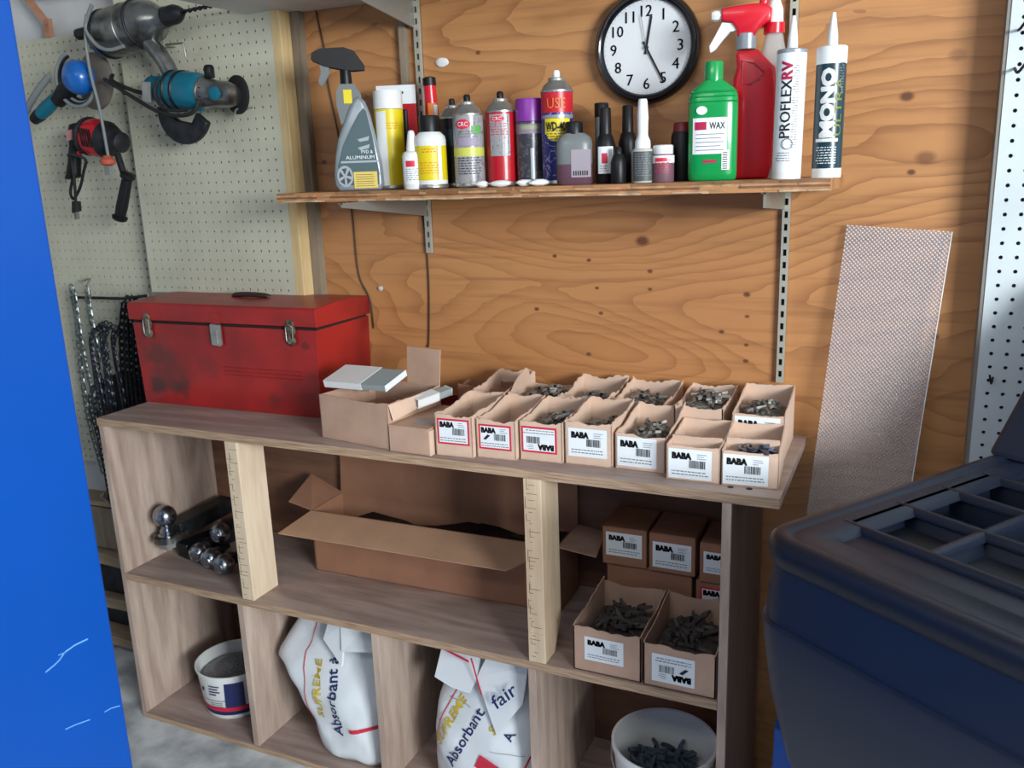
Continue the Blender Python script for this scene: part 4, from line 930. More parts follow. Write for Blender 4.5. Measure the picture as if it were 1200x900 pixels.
# red narrow tube
t = thing('sealant_tube', 'narrow red tube leaning with yellow emblem below the left standard', 'tube', (-1.150,2.045,Z), (0,R_(-2),face_cam(-1.15,2.04)))
MB().lathe([(.012,0),(.024,.004),(.025,.05),(.024,.12),(.018,.16),(.0165,.20),(.016,.255)], 20).build('tube_body', M_redpl2, t, 45)
MB().lathe([(.017,.253),(.017,.272),(.010,.275)], 16).build('collar', M_blackp, t, 40)
b = MB(); b.rect(cyl_fn(.0175,.1,.17,.0035), -.010,.010,-.035,.04,0,5); b.rect(cyl_fn(.0175,.5,.17,.0045), -.004,.004,-.03,.035,1,3); b.build('emblem', [M_orangep, M_paper], t)
can('short yellow and white can with black cap, left group', -1.082,1.895,.039,.112,M_whitepl,cap=(.0,M_blackp),bands=((.020,.100,M_yellow),),texts=(('p',32,-.1,.082,.035,.018,M_redp),('p',5,-.1,.045,.05,.03,M_orangep),('r',0,.55,.06,.010,.08,M_whitepl)),cat='can')
cc = [o for o in COL.objects if o.name.startswith('cap') and o.parent and 'short yellow' in o.parent['label']][0]
bpy.data.objects.remove(cc)
pr_ = [o for o in COL.objects if o.get('label', '').startswith('short yellow')][0]
MB().lathe([(.0385,.112),(.036,.122),(.026,.132)], 28).build('shoulder', M_whitepl, pr_, 45); MB().lathe([(.025,.130),(.025,.166),(.023,.170)], 20).build('cap', M_blackp, pr_, 45)
can('tall black and silver spray can behind the short yellow can', -1.066,1.985,.034,.165,M_blackp,bands=(),texts=(('r',0,.45,.09,.012,.13,M_greypl),('r',0,-.3,.12,.02,.04,M_teald)))
can('grey spray can with red oval and yellow band', -.988,1.915,.037,.165,M_art_grey,bands=((.072,.092,mat('pale_yellow_band',(196,198,90),.4)),),texts=(('o',0,-.35,.145,.036,.022,M_redp),('t','CRC',-.35,.145,.024,.010,M_paper),('r',0,.55,.132,.024,.018,M_green2),('p',11,0,.118,.05,.02,M_greyink),('r',0,-.05,.105,.05,.018,M_lilacp),('p',12,0,.045,.055,.045,M_ink)),nozzle=M_blackp)
can('red spray can with white label panel and black nozzle', -.920,1.955,.037,.170,M_redpl,texts=(('r',0,-.12,.118,.050,.095,M_art_grey),('o',0,-.25,.155,.034,.014,M_redp),('t','CRC',-.25,.155,.022,.008,M_paper),('p',13,-.12,.125,.042,.035,M_redp)),nozzle=M_blackp)
can('dark patterned spray can with tall purple cap', -.848,1.962,.034,.145,M_art_dark,cap=(.052,M_purple),bands=((.118,.140,mat('mauve_band',(140,124,140),.5)),),texts=(('r',0,0,.132,.045,.008,mat('pale_green_print',(150,160,120),.5)),('r',0,.1,.05,.008,.07,M_greypl)))
can('tall blue and red can with yellow shield and white nozzle', -.772,1.945,.0375,.205,M_art_blue,bands=((.148,.155,M_greypl),(.160,.204,mat('can_red',(190,26,40),.35))),texts=(('r',0,.0,.130,.062,.034,M_yellow),('o',0,-.1,.112,.045,.030,M_yellow),('t','WD-40',-.12,.130,.046,.020,M_ink),('t','USE',-.05,.180,.040,.022,M_orangep),('p',17,0,.10,.05,.05,M_navytext)),nozzle=M_whitepl)
# squat grey bottle with lilac liquid
x, y = -.716, 1.905; t = thing('plastic_bottle', 'squat grey translucent bottle with black cap beside the blue can', 'bottle', (x,y,Z), face_cam(x,y), 'cans and bottles on the shelf')
MB().loft([sring(0,0,z,rx,ry,28,3.2) for z,rx,ry in ((0,.038,.024),(.004,.041,.027),(.045,.041,.027))]).build('liquid_part', M_lilac, t, 50)
MB().loft([sring(0,0,z,rx,ry,28,3.2) for z,rx,ry in ((.045,.041,.027),(.088,.041,.027),(.102,.037,.024),(.112,.024,.018))]).build('bottle_body', M_smoke, t, 50)
MB().lathe([(.020,.110),(.020,.134),(.018,.137)], 20).build('cap', M_blackp, t, 40)
lo = MB().rect(lambda a, c_: (a, -.0278, c_), -.008,.036,.016,.076).build('label', mat('pale_lilac_label', (150,140,150), .5), t); b = MB(); 
for q in range(7): b.rect(lambda a, c_: (a, -.0282, c_), -.004+.005*q,-.001+.005*q,.020,.030)
b.build('lettering', M_ink, lo)
squeeze('marker_bottle', 'slim grey bottle with black cap in the back, left of the black bottles', -.694,2.03, [(.014,0),(.015,.002),(.016,.15)], M_smoke, [(.0165,.150),(.0165,.180),(.015,.182)], M_blackp)
squeeze('dark_bottle', 'slim black bottle with white and red label below the clock', -.646,1.915, [(.021,0),(.0225,.003),(.0225,.082),(.018,.098),(.013,.108)], M_blackp, [(.0135,.106),(.0125,.16),(.011,.163)], M_blackp, (.0225,.022,.080,M_paper,.8), texts=(('r',0,-.1,.055,.012,.022,M_redp),('p',8,-.1,.03,.018,.015,M_greyink)))
squeeze('dark_bottle', 'slim black bottle with plain pale sticker behind the glue bottle', -.616,1.985, [(.019,0),(.021,.003),(.021,.090),(.016,.108),(.0125,.112)], M_blackp, [(.0130,.110),(.012,.168),(.010,.170)], M_blackp, (.0135,.080,.108,M_paper,1.0))
squeeze('dark_bottle', 'short plain black bottle between the labelled black bottle and the glue bottle', -.605,1.880, [(.016,0),(.017,.003),(.017,.045),(.012,.060),(.008,.064)], M_blackp, [(.009,.063),(.008,.075),(.005,.078)], M_blackp)
squeeze('glue_bottle', 'square white glue bottle with long tapered nozzle below the clock', -.556,1.900, [(.0235,0),(.025,.002),(.025,.068),(.021,.072),(.017,.073)], mat('clear_poly', (190,190,180), .3), [(.0175,.072),(.0165,.088),(.012,.098),(.0115,.104),(.0120,.132),(.0120,.133),(.0125,.136),(.010,.170),(.0085,.175)], M_whitepl, (.025,.004,.066,mat('charcoal_label', (74,80,80), .5),.95), texts=(('p',9,0,.035,.036,.05,M_greyink),), seg=8)
squeeze('small_jar', 'small white jar with red lettering left of the green bottle', -.512,1.905, [(.022,0),(.0235,.002),(.0235,.055),(.020,.060)], mat('mauve_label',(110,80,92),.5), [(.0205,.058),(.0215,.060),(.0215,.076),(.019,.078)], M_whitepl, (.0235,.040,.056,M_paper,1.5), texts=(('r',0,-.2,.047,.026,.008,M_redp),('p',14,0,.03,.036,.03,M_redp)), cat='jar')
squeeze('dark_bottle', 'black bottle with dark red cap half behind the green bottle', -.482,1.955, [(.024,0),(.025,.003),(.025,.095),(.022,.105)], M_blackp, [(.021,.104),(.020,.122),(.018,.125)], mat('dark_red_cap',(120,16,24),.4))
# green wax bottle
def green():
    x, y = -.408, 1.915; t = thing('wax_bottle', 'bright green flat bottle with white label at the front of the shelf', 'bottle', (x,y,Z), face_cam(x,y)*.8, 'cans and bottles on the shelf')
    rings = [(0,.046,.022),(.004,.050,.026),(.015,.051,.028),(.15,.051,.028),(.172,.050,.027),(.185,.044,.024),(.196,.030,.020),(.203,.021,.018)]
    MB().loft([sring(0,0,z,a,c_,40,2.8) for z,a,c_ in rings]).build('bottle_body', M_green, t, 50)
    for z in (.158,.168,.178): MB().loft([sring(0,0,zz,a,c_,40,2.8) for zz,a,c_ in ((z,.0505-(z-.158)*.15,.0275),(z+.002,.0525-(z-.158)*.2,.029),(z+.004,.0500-(z-.158)*.2,.0272))]).build('rib', M_green, t, 50)
    MB().lathe([(.0195,.200),(.0195,.236),(.018,.240)], 24).build('cap', M_green, t, 40)
    def S_(x, z): u = min(.999, abs(x)/.051); return -.028*(1-u**2.8)**(1/2.8)
    lo = MB().rect(lambda a, c_: (a, S_(a,c_)-.0007, c_), -.040,.030,.055,.128,0,10).build('label', M_paper, t)
    F = lambda x0, z0: (lambda a, c_: (x0+a, S_(x0+a,0)-.0013, z0+c_)); b = MB()
    b.rect(F(-.024,.112), -.012,.012,-.008,.008,1,4); b.text('WAX', F(.010,.112), w=.032, h=.014, mi=0)
    for q in range(5): b.rect(F(-.006,.095-.008*q), -.028,.030-.006*(q%2),-.0008,.0008,2,6)
    b.rect(F(-.004,.040), -.014,.014,-.003,.003,1,3); b.build('lettering', [M_ink, M_magenta, M_greyink], lo)
    lo2 = MB().rect(lambda a, c_: (a, S_(a,c_)-.0007, c_), .020,.036,.022,.062,0,3).build('barcode_label', M_paper, t)
    n = 20; MB().add([(-.022+.011*cos(2*pi*i/n), S_(-.022,0)-.0009, .143+.0085*sin(2*pi*i/n)) for i in range(n)], [tuple(range(n))]).build('emblem', M_paper, t)
    b = MB()
    for q in range(8): b.rect(F(.024,.024+.0045*q), -.002,.008,0,.002,0,1)
    b.build('lettering', M_ink, lo2)
green()
def red_spray():
    x, y = -.356, 1.985; t = thing('trigger_bottle', 'red trigger spray bottle with white nozzle standing behind the green bottle', 'spray bottle', (x,y,Z), face_cam(x,y)*.8, 'cans and bottles on the shelf'); k = .00173
    def P(l): return [((px-850)*k, (210-py)*k) for px, py in l]
    MB().slab(P([(842,210),(880,210),(886,190),(890,160),(890,120),(885,80),(874,68),(864,58),(840,58),(838,64),(840,76),(836,90),(834,120),(834,190)]), -.026, .026, .009).build('bottle_body', M_redpl2, t, 50)
    MB().tube([((px-850)*k, -.0265, (210-py)*k) for px, py in ((846,70),(860,74),(872,84),(868,92),(856,98),(848,96))], .0022, 6, 0, True).build('grip_ridge', M_redpl, t, 60)
    MB().lathe([(.021,0),(.021,.030),(.019,.032)], 20, 0, (0,0,(210-56)*k)).build('collar', M_greypl, t, 40)
    MB().slab(P([(840,42),(860,42),(863,34),(872,28),(878,26),(879,12),(872,6),(855,5),(836,6),(820,8),(820,22),(832,24),(838,32)]), -.016, .016, .005).build('trigger_head', M_redpl2, t, 50)
    MB().lathe([(.010,0),(.0115,.003),(.0115,.017),(.009,.022)], 8, 0, ((821-850)*k,0,(210-15)*k), (-1,0,0)).build('nozzle', M_whitepl, t, 40)
    MB().slab(P([(822,25),(834,27),(836,33),(830,33),(822,40),(812,52),(808,55),(808,50),(814,40)]), -.008, .008, .003).build('trigger', M_whitepl, t, 50)
red_spray()
def clear_spray():
    x, y = -.305, 2.02; t = thing('trigger_bottle', 'clear spray bottle with white and red head behind the red sprayer', 'spray bottle', (x,y,Z), face_cam(x,y)*.8, 'cans and bottles on the shelf')
    M_cl = mat('clear_bottle', (200,206,204), .25, alpha=.55)
    MB().loft([sring(0,0,z,r,r*.8,28,2.4) for z,r in ((0,.036),(.004,.039),(.17,.039),(.20,.036),(.25,.028),(.285,.020),(.30,.017))]).build('bottle_body', M_cl, t, 50)
    MB().loft([sring(0,0,z,r,r*.8,28,2.4) for z,r in ((.003,.036),(.006,.0375),(.10,.0375))]).build('liquid', mat('amber_liquid', (150,124,76), .3), t, 50)
    MB().lathe([(.0215,.297),(.0215,.318)], 20).build('collar', M_redpl2, t, 40)
    MB().lathe([(.018,.318),(.017,.345),(.010,.365),(.008,.40),(.005,.41)], 20).build('spout', M_whitepl, t, 40)
    MB().slab([(-.030,.31),(-.022,.31),(-.018,.35),(-.010,.37),(-.006,.41),(-.02,.44),(-.034,.43),(-.036,.40),(-.030,.37),(-.034,.34)], -.016, .012, .005).build('trigger_head', M_redpl2, t, 50)
clear_spray()
def caulk(label, x, y, body_m, cap_m, texts, rot, ends):
    t = thing('caulk_tube', label, 'caulk tube', (x,y,Z), rot, 'caulk tubes on the shelf')
    r = .0283
    MB().lathe([(r*.93,.001),(r,.0),(r,ends[0])]+([(r,ends[0]+.0005)]), 32).build('bottom_plug', M_whitepl, t, 40)
    tb = MB().lathe([(r,ends[0]),(r,ends[1])], 32).build('tube_body', body_m, t, 40)
    MB().lathe([(r*1.02,ends[1]),(r*1.02,.246),(r*.95,.248),(.012,.250)], 32).build('top_plug', cap_m, t, 40)
    MB().lathe([(.0105,.248),(.0095,.27),(.0045,.304),(.0035,.310)], 16).build('nozzle', M_whitepl, t, 40)
    b = MB(); ms = []
    for it in texts:
        kind_, arg, a0, zz, w, h, mm = it
        if mm not in ms: ms.append(mm)
        fn = cyl_fn(r, a0, zz, .0006+.0003*ms.index(mm)); V = (lambda F: (lambda x_, y_: F(-y_, x_)))(fn)
        if kind_ == 'v':
            for jj in ((0,) if arg == 'ULTRA' else (-.0007, 0, .0007) if arg != 'MONO' else (-.0013,-.0006,0,.0006,.0013)):
                b.text(arg, (lambda x_, y_, jj=jj: V(x_+jj, y_)), w=w, h=h, mi=ms.index(mm))
                if arg == 'MONO': b.text(arg, (lambda x_, y_, jj=jj: V(x_, y_+jj)), w=w, h=h, mi=ms.index(mm))
        elif kind_ == 'r': b.rect(fn, -w/2, w/2, -h/2, h/2, ms.index(mm), 6)
        elif kind_ == 'ring': b.add([fn(w*cos(2*pi*i/20)*q, w*sin(2*pi*i/20)*q) for q in (1,.82) for i in range(20)], [(i,(i+1)%20,20+(i+1)%20,20+i) for i in range(20)], ms.index(mm))
        elif kind_ == 'p':
            rr = random.Random(arg)
            for q in range(int(h/.005)):
                xx = -w/2
                while xx < w/2-.004: bw = rr.uniform(.002,.008); b.rect(V, xx if False else -h/2+.005*q, -h/2+.005*q+.0016, xx, min(w/2,xx+bw), ms.index(mm), 1); xx += bw+.002
    stuff(b.build('printing', ms, tb))
caulk('white caulk tube with dark and red vertical lettering, in front of the standard', -.252,1.89, M_paper, M_greypl,
    (('v','PROFLEX',-.28,.135,.110,.021,M_ink), ('v','RV',-.28,.208,.034,.022,M_magenta), ('ring',0,-.05,.068,.011,0,M_greyink), ('p',21,.35,.14,.012,.16,M_greyink), ('p',22,-.35,.045,.03,.02,M_greyink)), (0,R_(.6),face_cam(-.25,1.89)), (.012,.240))
caulk('dark teal caulk tube with bold white vertical lettering, last on the shelf', -.176,1.90, M_teald, M_whitepl,
    (('v','MONO',-.15,.142,.128,.026,M_whitepl), ('v','ULTRA',.62,.135,.11,.014,M_olive), ('p',23,.75,.19,.012,.06,M_greyink), ('r',0,-.1,.072,.045,.006,M_whitepl), ('p',24,-.1,.045,.04,.035,M_whitepl)), (0,0,face_cam(-.17,1.9)), (.018,.215))
# crumpled white scraps in front of the cans
for i, (x, y, rx) in enumerate(((-.930,1.862,.017),(-.885,1.868,.026),(-.825,1.872,.022),(-.790,1.872,.022))):
    o = blob('crumpled_wrapper', (0,0,0), (rx,.010,.008), M_whitepl, '', 'wrapper', 40+i, 'crumpled white wrappers'); o.location = (x,y,Z+.0075); o.rotation_euler = (0,0,.4+.1*i)
    o['label'] = ('crumpled white wrapper just left of the red can foot','crumpled white wrapper in front of the red can','crumpled white wrapper in front of the purple-capped can','crumpled white wrapper in front of the blue and red can')[i]

# ---------------------------------------------------------------- power tools on the pegboard
def ori(p, q): return (Vector(q)-Vector(p))
def metal_drill():
    Y = 1.955; t = thing('metal_drill', 'old grey cast-metal power drill hanging on the pegboard', 'drill', (-2.035,Y,2.035))
    a = Vector((-.146,.0,-.014)); d = Vector((.284,0,.030)).normalized(); L_ = lambda s_: a+d*s_
    MB().lathe([(.045,-.012),(.062,-.004),(.066,.01),(.066,.10),(.068,.102),(.068,.112),(.066,.114),(.064,.16),(.054,.20),(.036,.225),(.030,.235),(.028,.25)], 36, 0, a, d).build('motor_housing', M_cast, t, 40)
    MB().lathe([(.0665,.015),(.069,.018),(.069,.026),(.0665,.029)], 36, 0, a, d).build('band', M_darksteel, t, 40)
    MB().lathe([(.067,.15),(.069,.152),(.0685,.156),(.066,.158)], 36, 0, a, d).build('band', M_darksteel, t, 40)
    MB().lathe([(.018,.25),(.026,.252),(.026,.285),(.020,.300),(.011,.312)], 20, 0, a, d).build('chuck', M_darksteel, t, 40)
    bit = []; b = MB(); st = a+d*.312; en = Vector((.375,.0,.028)); n = 40
    dd = (en-st).normalized(); sd = dd.cross(Vector((0,0,1))).normalized(); uu = sd.cross(dd); LL = (en-st).length
    for k in range(2): b.tube([st+dd*(LL*i/n)+(sd*cos(i*.9+k*pi)+uu*sin(i*.9+k*pi))*.0035 for i in range(n+1)], .003, 6)
    b.build('drill_bit', M_darksteel, t, 60)
    b = MB(); g0 = Vector((.030,-.005,-.045)); g1 = Vector((.100,0,-.155)); n = 8; rings = []
    for i in range(n+1):
        s_ = i/n; c = g0.lerp(g1, s_)+Vector((.012*sin(pi*s_),0,0)); w_ = .022-.006*s_+.004*s_*s_
        rings.append([(c.x+w_*1.2*cos(q), c.y+w_*sin(q), c.z+w_*.4*cos(q)) for q in [2*pi*k/14 for k in range(14)]])
    b.loft(rings).build('pistol_grip', M_cast, t, 60)
    MB().slab([(.058,-.075),(.075,-.070),(.098,-.112),(.090,-.118)], -.006, .006, .002).build('trigger', M_darksteel, t)
    MB().tube([(-.14,0,.012),(-.19,-.01,.0),(-.235,-.01,-.004)], [.012,.015,.016], 12).build('rear_handle', M_darksteel, t, 60)
    MB().lathe([(.006,-.072),(.008,-.070),(.008,-.055)], 10, 0, a+d*.17, (0,-1,0)).build('screw', M_steel, t)
    pts = smooth_path([(-.12,-.072,.03),(-.150,-.06,-.03),(-.152,-.058,-.12),(-.145,-.05,-.22),(-.137,-.05,-.355)], 5)
    MB().tube(pts, .0045, 8).build('power_cord', M_greycord, t, 60)
    lp = smooth_path([(-.10,-.066,.055),(-.135,-.067,.0),(-.10,-.07,-.05),(-.05,-.072,-.068),(.0,-.066,-.062)], 5); MB().tube(lp, .0055, 8).build('wrapped_cord', M_greycord, t, 60)
    MB().lathe([(.010,0),(.020,.006),(.023,.018),(.012,.026),(.010,.03)], 16, 0, (-.142,-.05,-.380)).build('plug', M_orange, t, 40)
    MB().box(-.153,-.132,-.058,-.044,-.405,-.382).build('plug_sleeve', M_greycord, t)
metal_drill()
def grinder():
    t = thing('angle_grinder', 'teal angle grinder with black guard hanging on the pegboard', 'grinder', (-1.868,1.955,1.845)); ax = Vector((.36,0,-.045)).normalized(); a = Vector((-.155,0,.020))
    MB().lathe([(.030,0),(.034,.006),(.036,.03),(.037,.06),(.050,.075),(.053,.085),(.053,.175),(.050,.19),(.045,.200)], 32, 0, a, ax).build('motor_housing', M_teal, t, 40)
    for s_ in (.088,.118): MB().lathe([(.053,s_),(.056,s_+.003),(.056,s_+.008),(.053,s_+.011)], 32, 0, a, ax).build('vent_ring', M_blackp, t, 40)
    MB().lathe([(.044,.200),(.044,.206),(.040,.210),(.036,.245),(.034,.285),(.028,.305),(.012,.312)], 28, 0, a, ax).build('gear_head', M_cast, t, 40)
    for q in range(4): c_ = a+ax*.215; MB().lathe([(.004,-.004),(.004,.004)], 8, 0, c_+Vector((0,-.036*cos(q*.6-.9),.036*sin(q*.6-.9))), ax).build('bolt', M_darksteel, t)
    dc = a+ax*.272; MB().lathe([(.048,-.004),(.052,-.002),(.052,.004),(.048,.006),(.03,.008)], 36, 0, dc+Vector((.012,.035,0)), (.25,.95,0)).build('backing_disc', M_rubber, t, 40)
    MB().lathe([(.018,.0),(.018,.01),(.012,.014)], 16, 0, dc+Vector((0,-.036,0)), (0,-1,0)).build('spindle_lock', M_teal, t, 40)
    gc = a+ax*.145+Vector((-.02,-.01,-.048)); b = MB(); n = 24; R0 = .094; vs = []; 
    pts = [(R0*cos(q), R0*sin(q)) for q in [R_(172+ (335-172)*k/n) for k in range(n+1)]]
    out = [(gc.x+px, gc.z+pz) for px, pz in pts]+[(gc.x+.050,gc.z-.012),(gc.x+.028,gc.z-.038),(gc.x-.02,gc.z-.028)]
    b.slab(out, gc.y-.008, gc.y+.012, .004).build('blade_guard', M_darksteel, t, 50)
    MB().lathe([(.012,0),(.014,.004),(.014,.028),(.010,.034)], 8, 0, a+ax*.225+Vector((0,0,.040)), (0,0,1)).build('side_knob', M_blackp, t, 40)
    MB().slab([(-.150,-.02),(-.118,-.024),(-.112,.032),(-.146,.036)], -.041, -.036, .002).build('nameplate', M_steel, t)
    pts = smooth_path([(-.15,.0,.0),(-.22,-.01,.02),(-.30,.0,.05),(-.32,.02,.07)], 5); MB().tube(pts, .006, 8).build('power_cord', M_rubber, t, 60)
    pts = smooth_path([(-.31,-.02,.055),(-.22,-.03,.010),(-.12,-.05,-.035),(-.06,-.062,-.055),(.0,-.062,-.066),(.05,-.060,-.060),(.065,-.052,-.035)], 5); MB().tube(pts, .0055, 8).build('wrapped_cord', M_rubber, t, 60)
    pts = smooth_path([(-.07,-.05,.035),(-.085,-.056,0),(-.06,-.058,-.04),(-.01,-.06,-.052),(.03,-.058,-.05)], 5); MB().tube(pts, .005, 8).build('wrapped_cord', M_rubber, t, 60)
grinder()
def sander():
    t = thing('disc_sander', 'blue domed power sander with cord wound round it, far left', 'sander', (-2.272,1.945,1.905))
    MB().lathe([(.075,-.028),(.082,-.024),(.082,-.012),(.07,-.006)], 36, 0, (.0,.02,0), (-.15,-1,.05)).build('pad_skirt', mat('brown_grey_rubber', (100,94,86), .7), t, 40)
    MB().lathe([(.046,0),(.050,.01),(.048,.030),(.040,.048),(.024,.058),(.0,.062)], 32, 0, (.01,-.005,.004), (-.1,-1,.05)).build('dome_housing', M_blueabs, t, 50)
    for k in range(4):
        r_ = .060+.006*k; pts = [( .0+r_*cos(q)*1.02, -.012-.006*k, r_*sin(q)*.98) for q in [R_(110+ (330-110)*i/20) for i in range(21)]]
        MB().tube(pts, .0055, 8).build('wound_cord', M_greycord if k % 2 else M_darksteel, t, 60)
    MB().tube([(.0,-.02,.0),(-.06,-.02,-.03),(-.10,-.02,-.055)], [.030,.027,.022], 14).build('neck', M_blackp, t, 60)
    MB().tube([(-.085,-.02,-.035),(-.16,-.02,-.075),(-.185,-.02,-.088)], [.018,.021,.018], 14).build('handle', M_teal, t, 60)
    MB().tube(smooth_path([(-.09,-.045,.015),(-.17,-.045,-.04),(-.24,-.03,-.085),(-.27,-.02,-.10)],4), .010, 10).build('cord_strap', M_greycord, t, 60)
    MB().tube([(-.185,-.02,-.088),(-.215,-.02,-.102)], [.020,.016], 12).build('end_cap', M_blackp, t, 60)
sander()
def red_drill():
    t = thing('red_drill', 'red and black electric drill with side handle hanging on the left pegboard', 'drill', (-2.27,1.965,1.735))
    ax = Vector((.12,0,-.022)).normalized(); a = Vector((-.018,0,.008))
    MB().lathe([(.040,-.02),(.052,-.012),(.056,0),(.056,.035),(.050,.052)], 28, 0, a, ax).build('motor_housing', M_redpl, t, 40)
    MB().lathe([(.05,-.028),(.057,-.024),(.058,-.014),(.055,-.010)], 28, 0, a, ax).lathe([(.052,.050),(.055,.053),(.050,.064),(.042,.080),(.032,.095),(.030,.115),(.020,.120)], 28, 0, a, ax).build('gear_case', M_darksteel, t, 40)
    for q in range(5): MB().bar(a+ax*(.008+.010*q)+Vector((0,-.0565,.028)), a+ax*(.008+.010*q)+Vector((.004,-.0565,-.025)), .0035,.003,(0,1,0)).build('vent_slot', M_blackp, t)
    b = MB(); rings = []
    for (x, z, w_, d_) in ((-.080,.050,.030,.022),(-.090,.030,.028,.022),(-.100,-.01,.022,.020),(-.118,-.06,.021,.020),(-.132,-.098,.024,.022),(-.134,-.104,.026,.024),(-.136,-.110,.024,.022)):
        rings.append([(x+w_*cos(q), d_*sin(q), z+w_*.15*cos(q)) for q in [2*pi*k/16 for k in range(16)]])
    b.loft(rings).build('pistol_grip', M_blackp, t, 60)
    MB().slab([(-.108,.0),(-.082,.004),(-.080,.034),(-.104,.030)], -.026, -.021, .002).build('rating_label', mat('pink_label', (200,140,140), .5), t)
    MB().slab([(-.086,-.045),(-.074,-.042),(-.072,-.028),(-.084,-.030)], -.016, -.004, .002).build('lock_button', M_redpl2, t)
    MB().tube(smooth_path([(-.136,0,-.110),(-.150,-.005,-.15),(-.135,-.01,-.172),(-.10,-.01,-.14),(-.06,-.02,-.09),(-.035,-.03,-.055),(-.07,-.055,-.04),(-.088,-.035,-.06),(-.095,-.03,-.12),(-.115,-.02,-.18)],6), .0045, 8).build('power_cord', M_rubber, t, 60)
    MB().slab([(-.130,-.215),(-.105,-.210),(-.102,-.180),(-.122,-.178)], -.03, -.010, .003).build('plug', M_rubber, t)
    MB().box(-.126,-.122,-.026,-.016,-.235,-.212).box(-.116,-.112,-.026,-.016,-.233,-.210).build('plug_pin', M_steel, t)
    MB().lathe([(.010,-.02),(.022,-.016),(.022,-.004),(.0155,.002),(.0165,.05),(.0175,.09),(.016,.118),(.023,.122),(.022,.130),(.018,.133)], 16, 0, (.112,-.015,-.118), (-.42,0,-.90)).build('side_handle', M_blackp, t, 40)
    MB().tube([(.08,-.01,-.045),(.10,-.015,-.10)], .010, 10).build('handle_clamp', M_darksteel, t, 60)
red_drill()
def hook(name, label, pts, r=.0028, m=M_steel):
    return tag(MB().tube(smooth_path(pts, 4), r, 8).build(name, m, smooth=60), label, 'hook')
hook('peg_hook', 'bent silver peg hook sticking out of the pegboard above the grinder', [(-2.00,2.046,1.985),(-1.99,2.0,1.984),(-1.895,1.962,1.976),(-1.884,1.958,1.972),(-1.880,1.958,1.938)])
hook('peg_hook', 'small silver hook end below the grinder head', [(-1.74,2.046,1.80),(-1.74,1.99,1.795),(-1.742,1.975,1.785),(-1.738,1.972,1.765)])
hook('peg_hook', 'black peg hook at the upper right edge on the white pegboard', [(.150,2.046,1.83),(.150,2.0,1.828),(.158,1.985,1.84)], m=M_rubber)
hook('peg_hook', 'black curved peg hook below it on the white pegboard', [(.150,2.046,1.76),(.152,1.99,1.748),(.164,1.975,1.765),(.17,1.97,1.77)], m=M_rubber)
hook('peg_hook', 'small dark hook low on the white pegboard above the machine', [(.165,2.046,1.14),(.160,2.01,1.135),(.155,2.0,1.155)], m=M_rubber, r=.0022)

# chains
def chain_path(b, pts, L_=.026, w=.014, r=.0026, mi=0):
    P = smooth_path(pts, 12); cum = [0]
    for a, c_ in zip(P, P[1:]): cum.append(cum[-1]+(c_-a).length)
    pitch = L_*.72; n = int(cum[-1]/pitch); j = 0
    for k in range(n):
        s_ = (k+.5)*pitch
        while j < len(P)-2 and cum[j+1] < s_: j += 1
        u = (s_-cum[j])/(cum[j+1]-cum[j]+1e-9); c = P[j].lerp(P[j+1], u); d = (P[j+1]-P[j]).normalized(); sd = d.cross(Vector((.2,1,.1))).normalized(); up = sd.cross(d)
        e = (sd+up*.3).normalized() if k % 2 else (up-sd*.3).normalized()
        lk = [c+d*((L_-w)/2*(1 if cos(q) > 0 else -1)+w/2*cos(q))+e*(w/2*sin(q)) for q in [2*pi*i/10 for i in range(10)]]
        b.tube(lk, r, 5, mi, True)
def chain(label, pts, m, hook_=None, group='chains on the left pegboard', **kw):
    t = thing('hanging_chain', label, 'chain', pts[0], 0, group); b = MB(); o = Vector(pts[0]); chain_path(b, [Vector(p)-o for p in pts], **kw); b.build('chain_links', m, t, 60)
    if hook_: MB().tube(smooth_path([Vector(p)-o for p in hook_], 4), .003, 8).build('end_hook', M_steel, t, 60)
chain('thin galvanised chain hanging leftmost on the pegboard', [(-2.59,2.045,1.275),(-2.585,2.04,1.15),(-2.60,2.04,1.0),(-2.60,2.04,.80),(-2.58,2.05,.60)], M_chains, w=.016, L_=.030)
chain('short galvanised chain doubled under the left hook', [(-2.575,2.04,1.26),(-2.57,2.035,1.05),(-2.555,2.035,.90),(-2.54,2.04,.72)], M_chains, w=.013)
chain('galvanised chain hanging from the bright hook by the dark bundle', [(-2.495,2.03,1.275),(-2.49,2.02,1.20),(-2.485,2.02,1.10),(-2.48,2.02,1.02)], M_chains, hook_=[(-2.60,2.09,1.285),(-2.55,2.06,1.290),(-2.50,2.05,1.300),(-2.49,2.03,1.285),(-2.485,2.025,1.250)], w=.018, L_=.034, r=.0034)
rn = random.Random(12)
for k, (x, zt_, zb_) in enumerate([(-2.50,1.12,.62),(-2.485,1.14,.55),(-2.468,1.15,.60),(-2.452,1.155,.50),(-2.436,1.15,.58),(-2.42,1.145,.52),(-2.405,1.14,.56),(-2.39,1.13,.60),(-2.51,.95,.45),(-2.54,.90,.42)]):
    names = 'first second third fourth fifth sixth seventh eighth'.split()
    lab = ('%s strand from the left of the dark chain bundle beside the toolbox' % names[k]) if k < 8 else ('dark chain strand low at the left below the bundle' if k == 8 else 'lowest dark chain strand beside the blue cabinet')
    y = 2.03-.018*(k % 3); chain(lab, [(x,2.05,zt_),(x+rn.uniform(-.01,.01),y,zt_-.05),(x+rn.uniform(-.012,.012),y,(zt_+zb_)/2),(x+rn.uniform(-.015,.015),y+.01,zb_)], M_chain, w=.015, L_=.026)
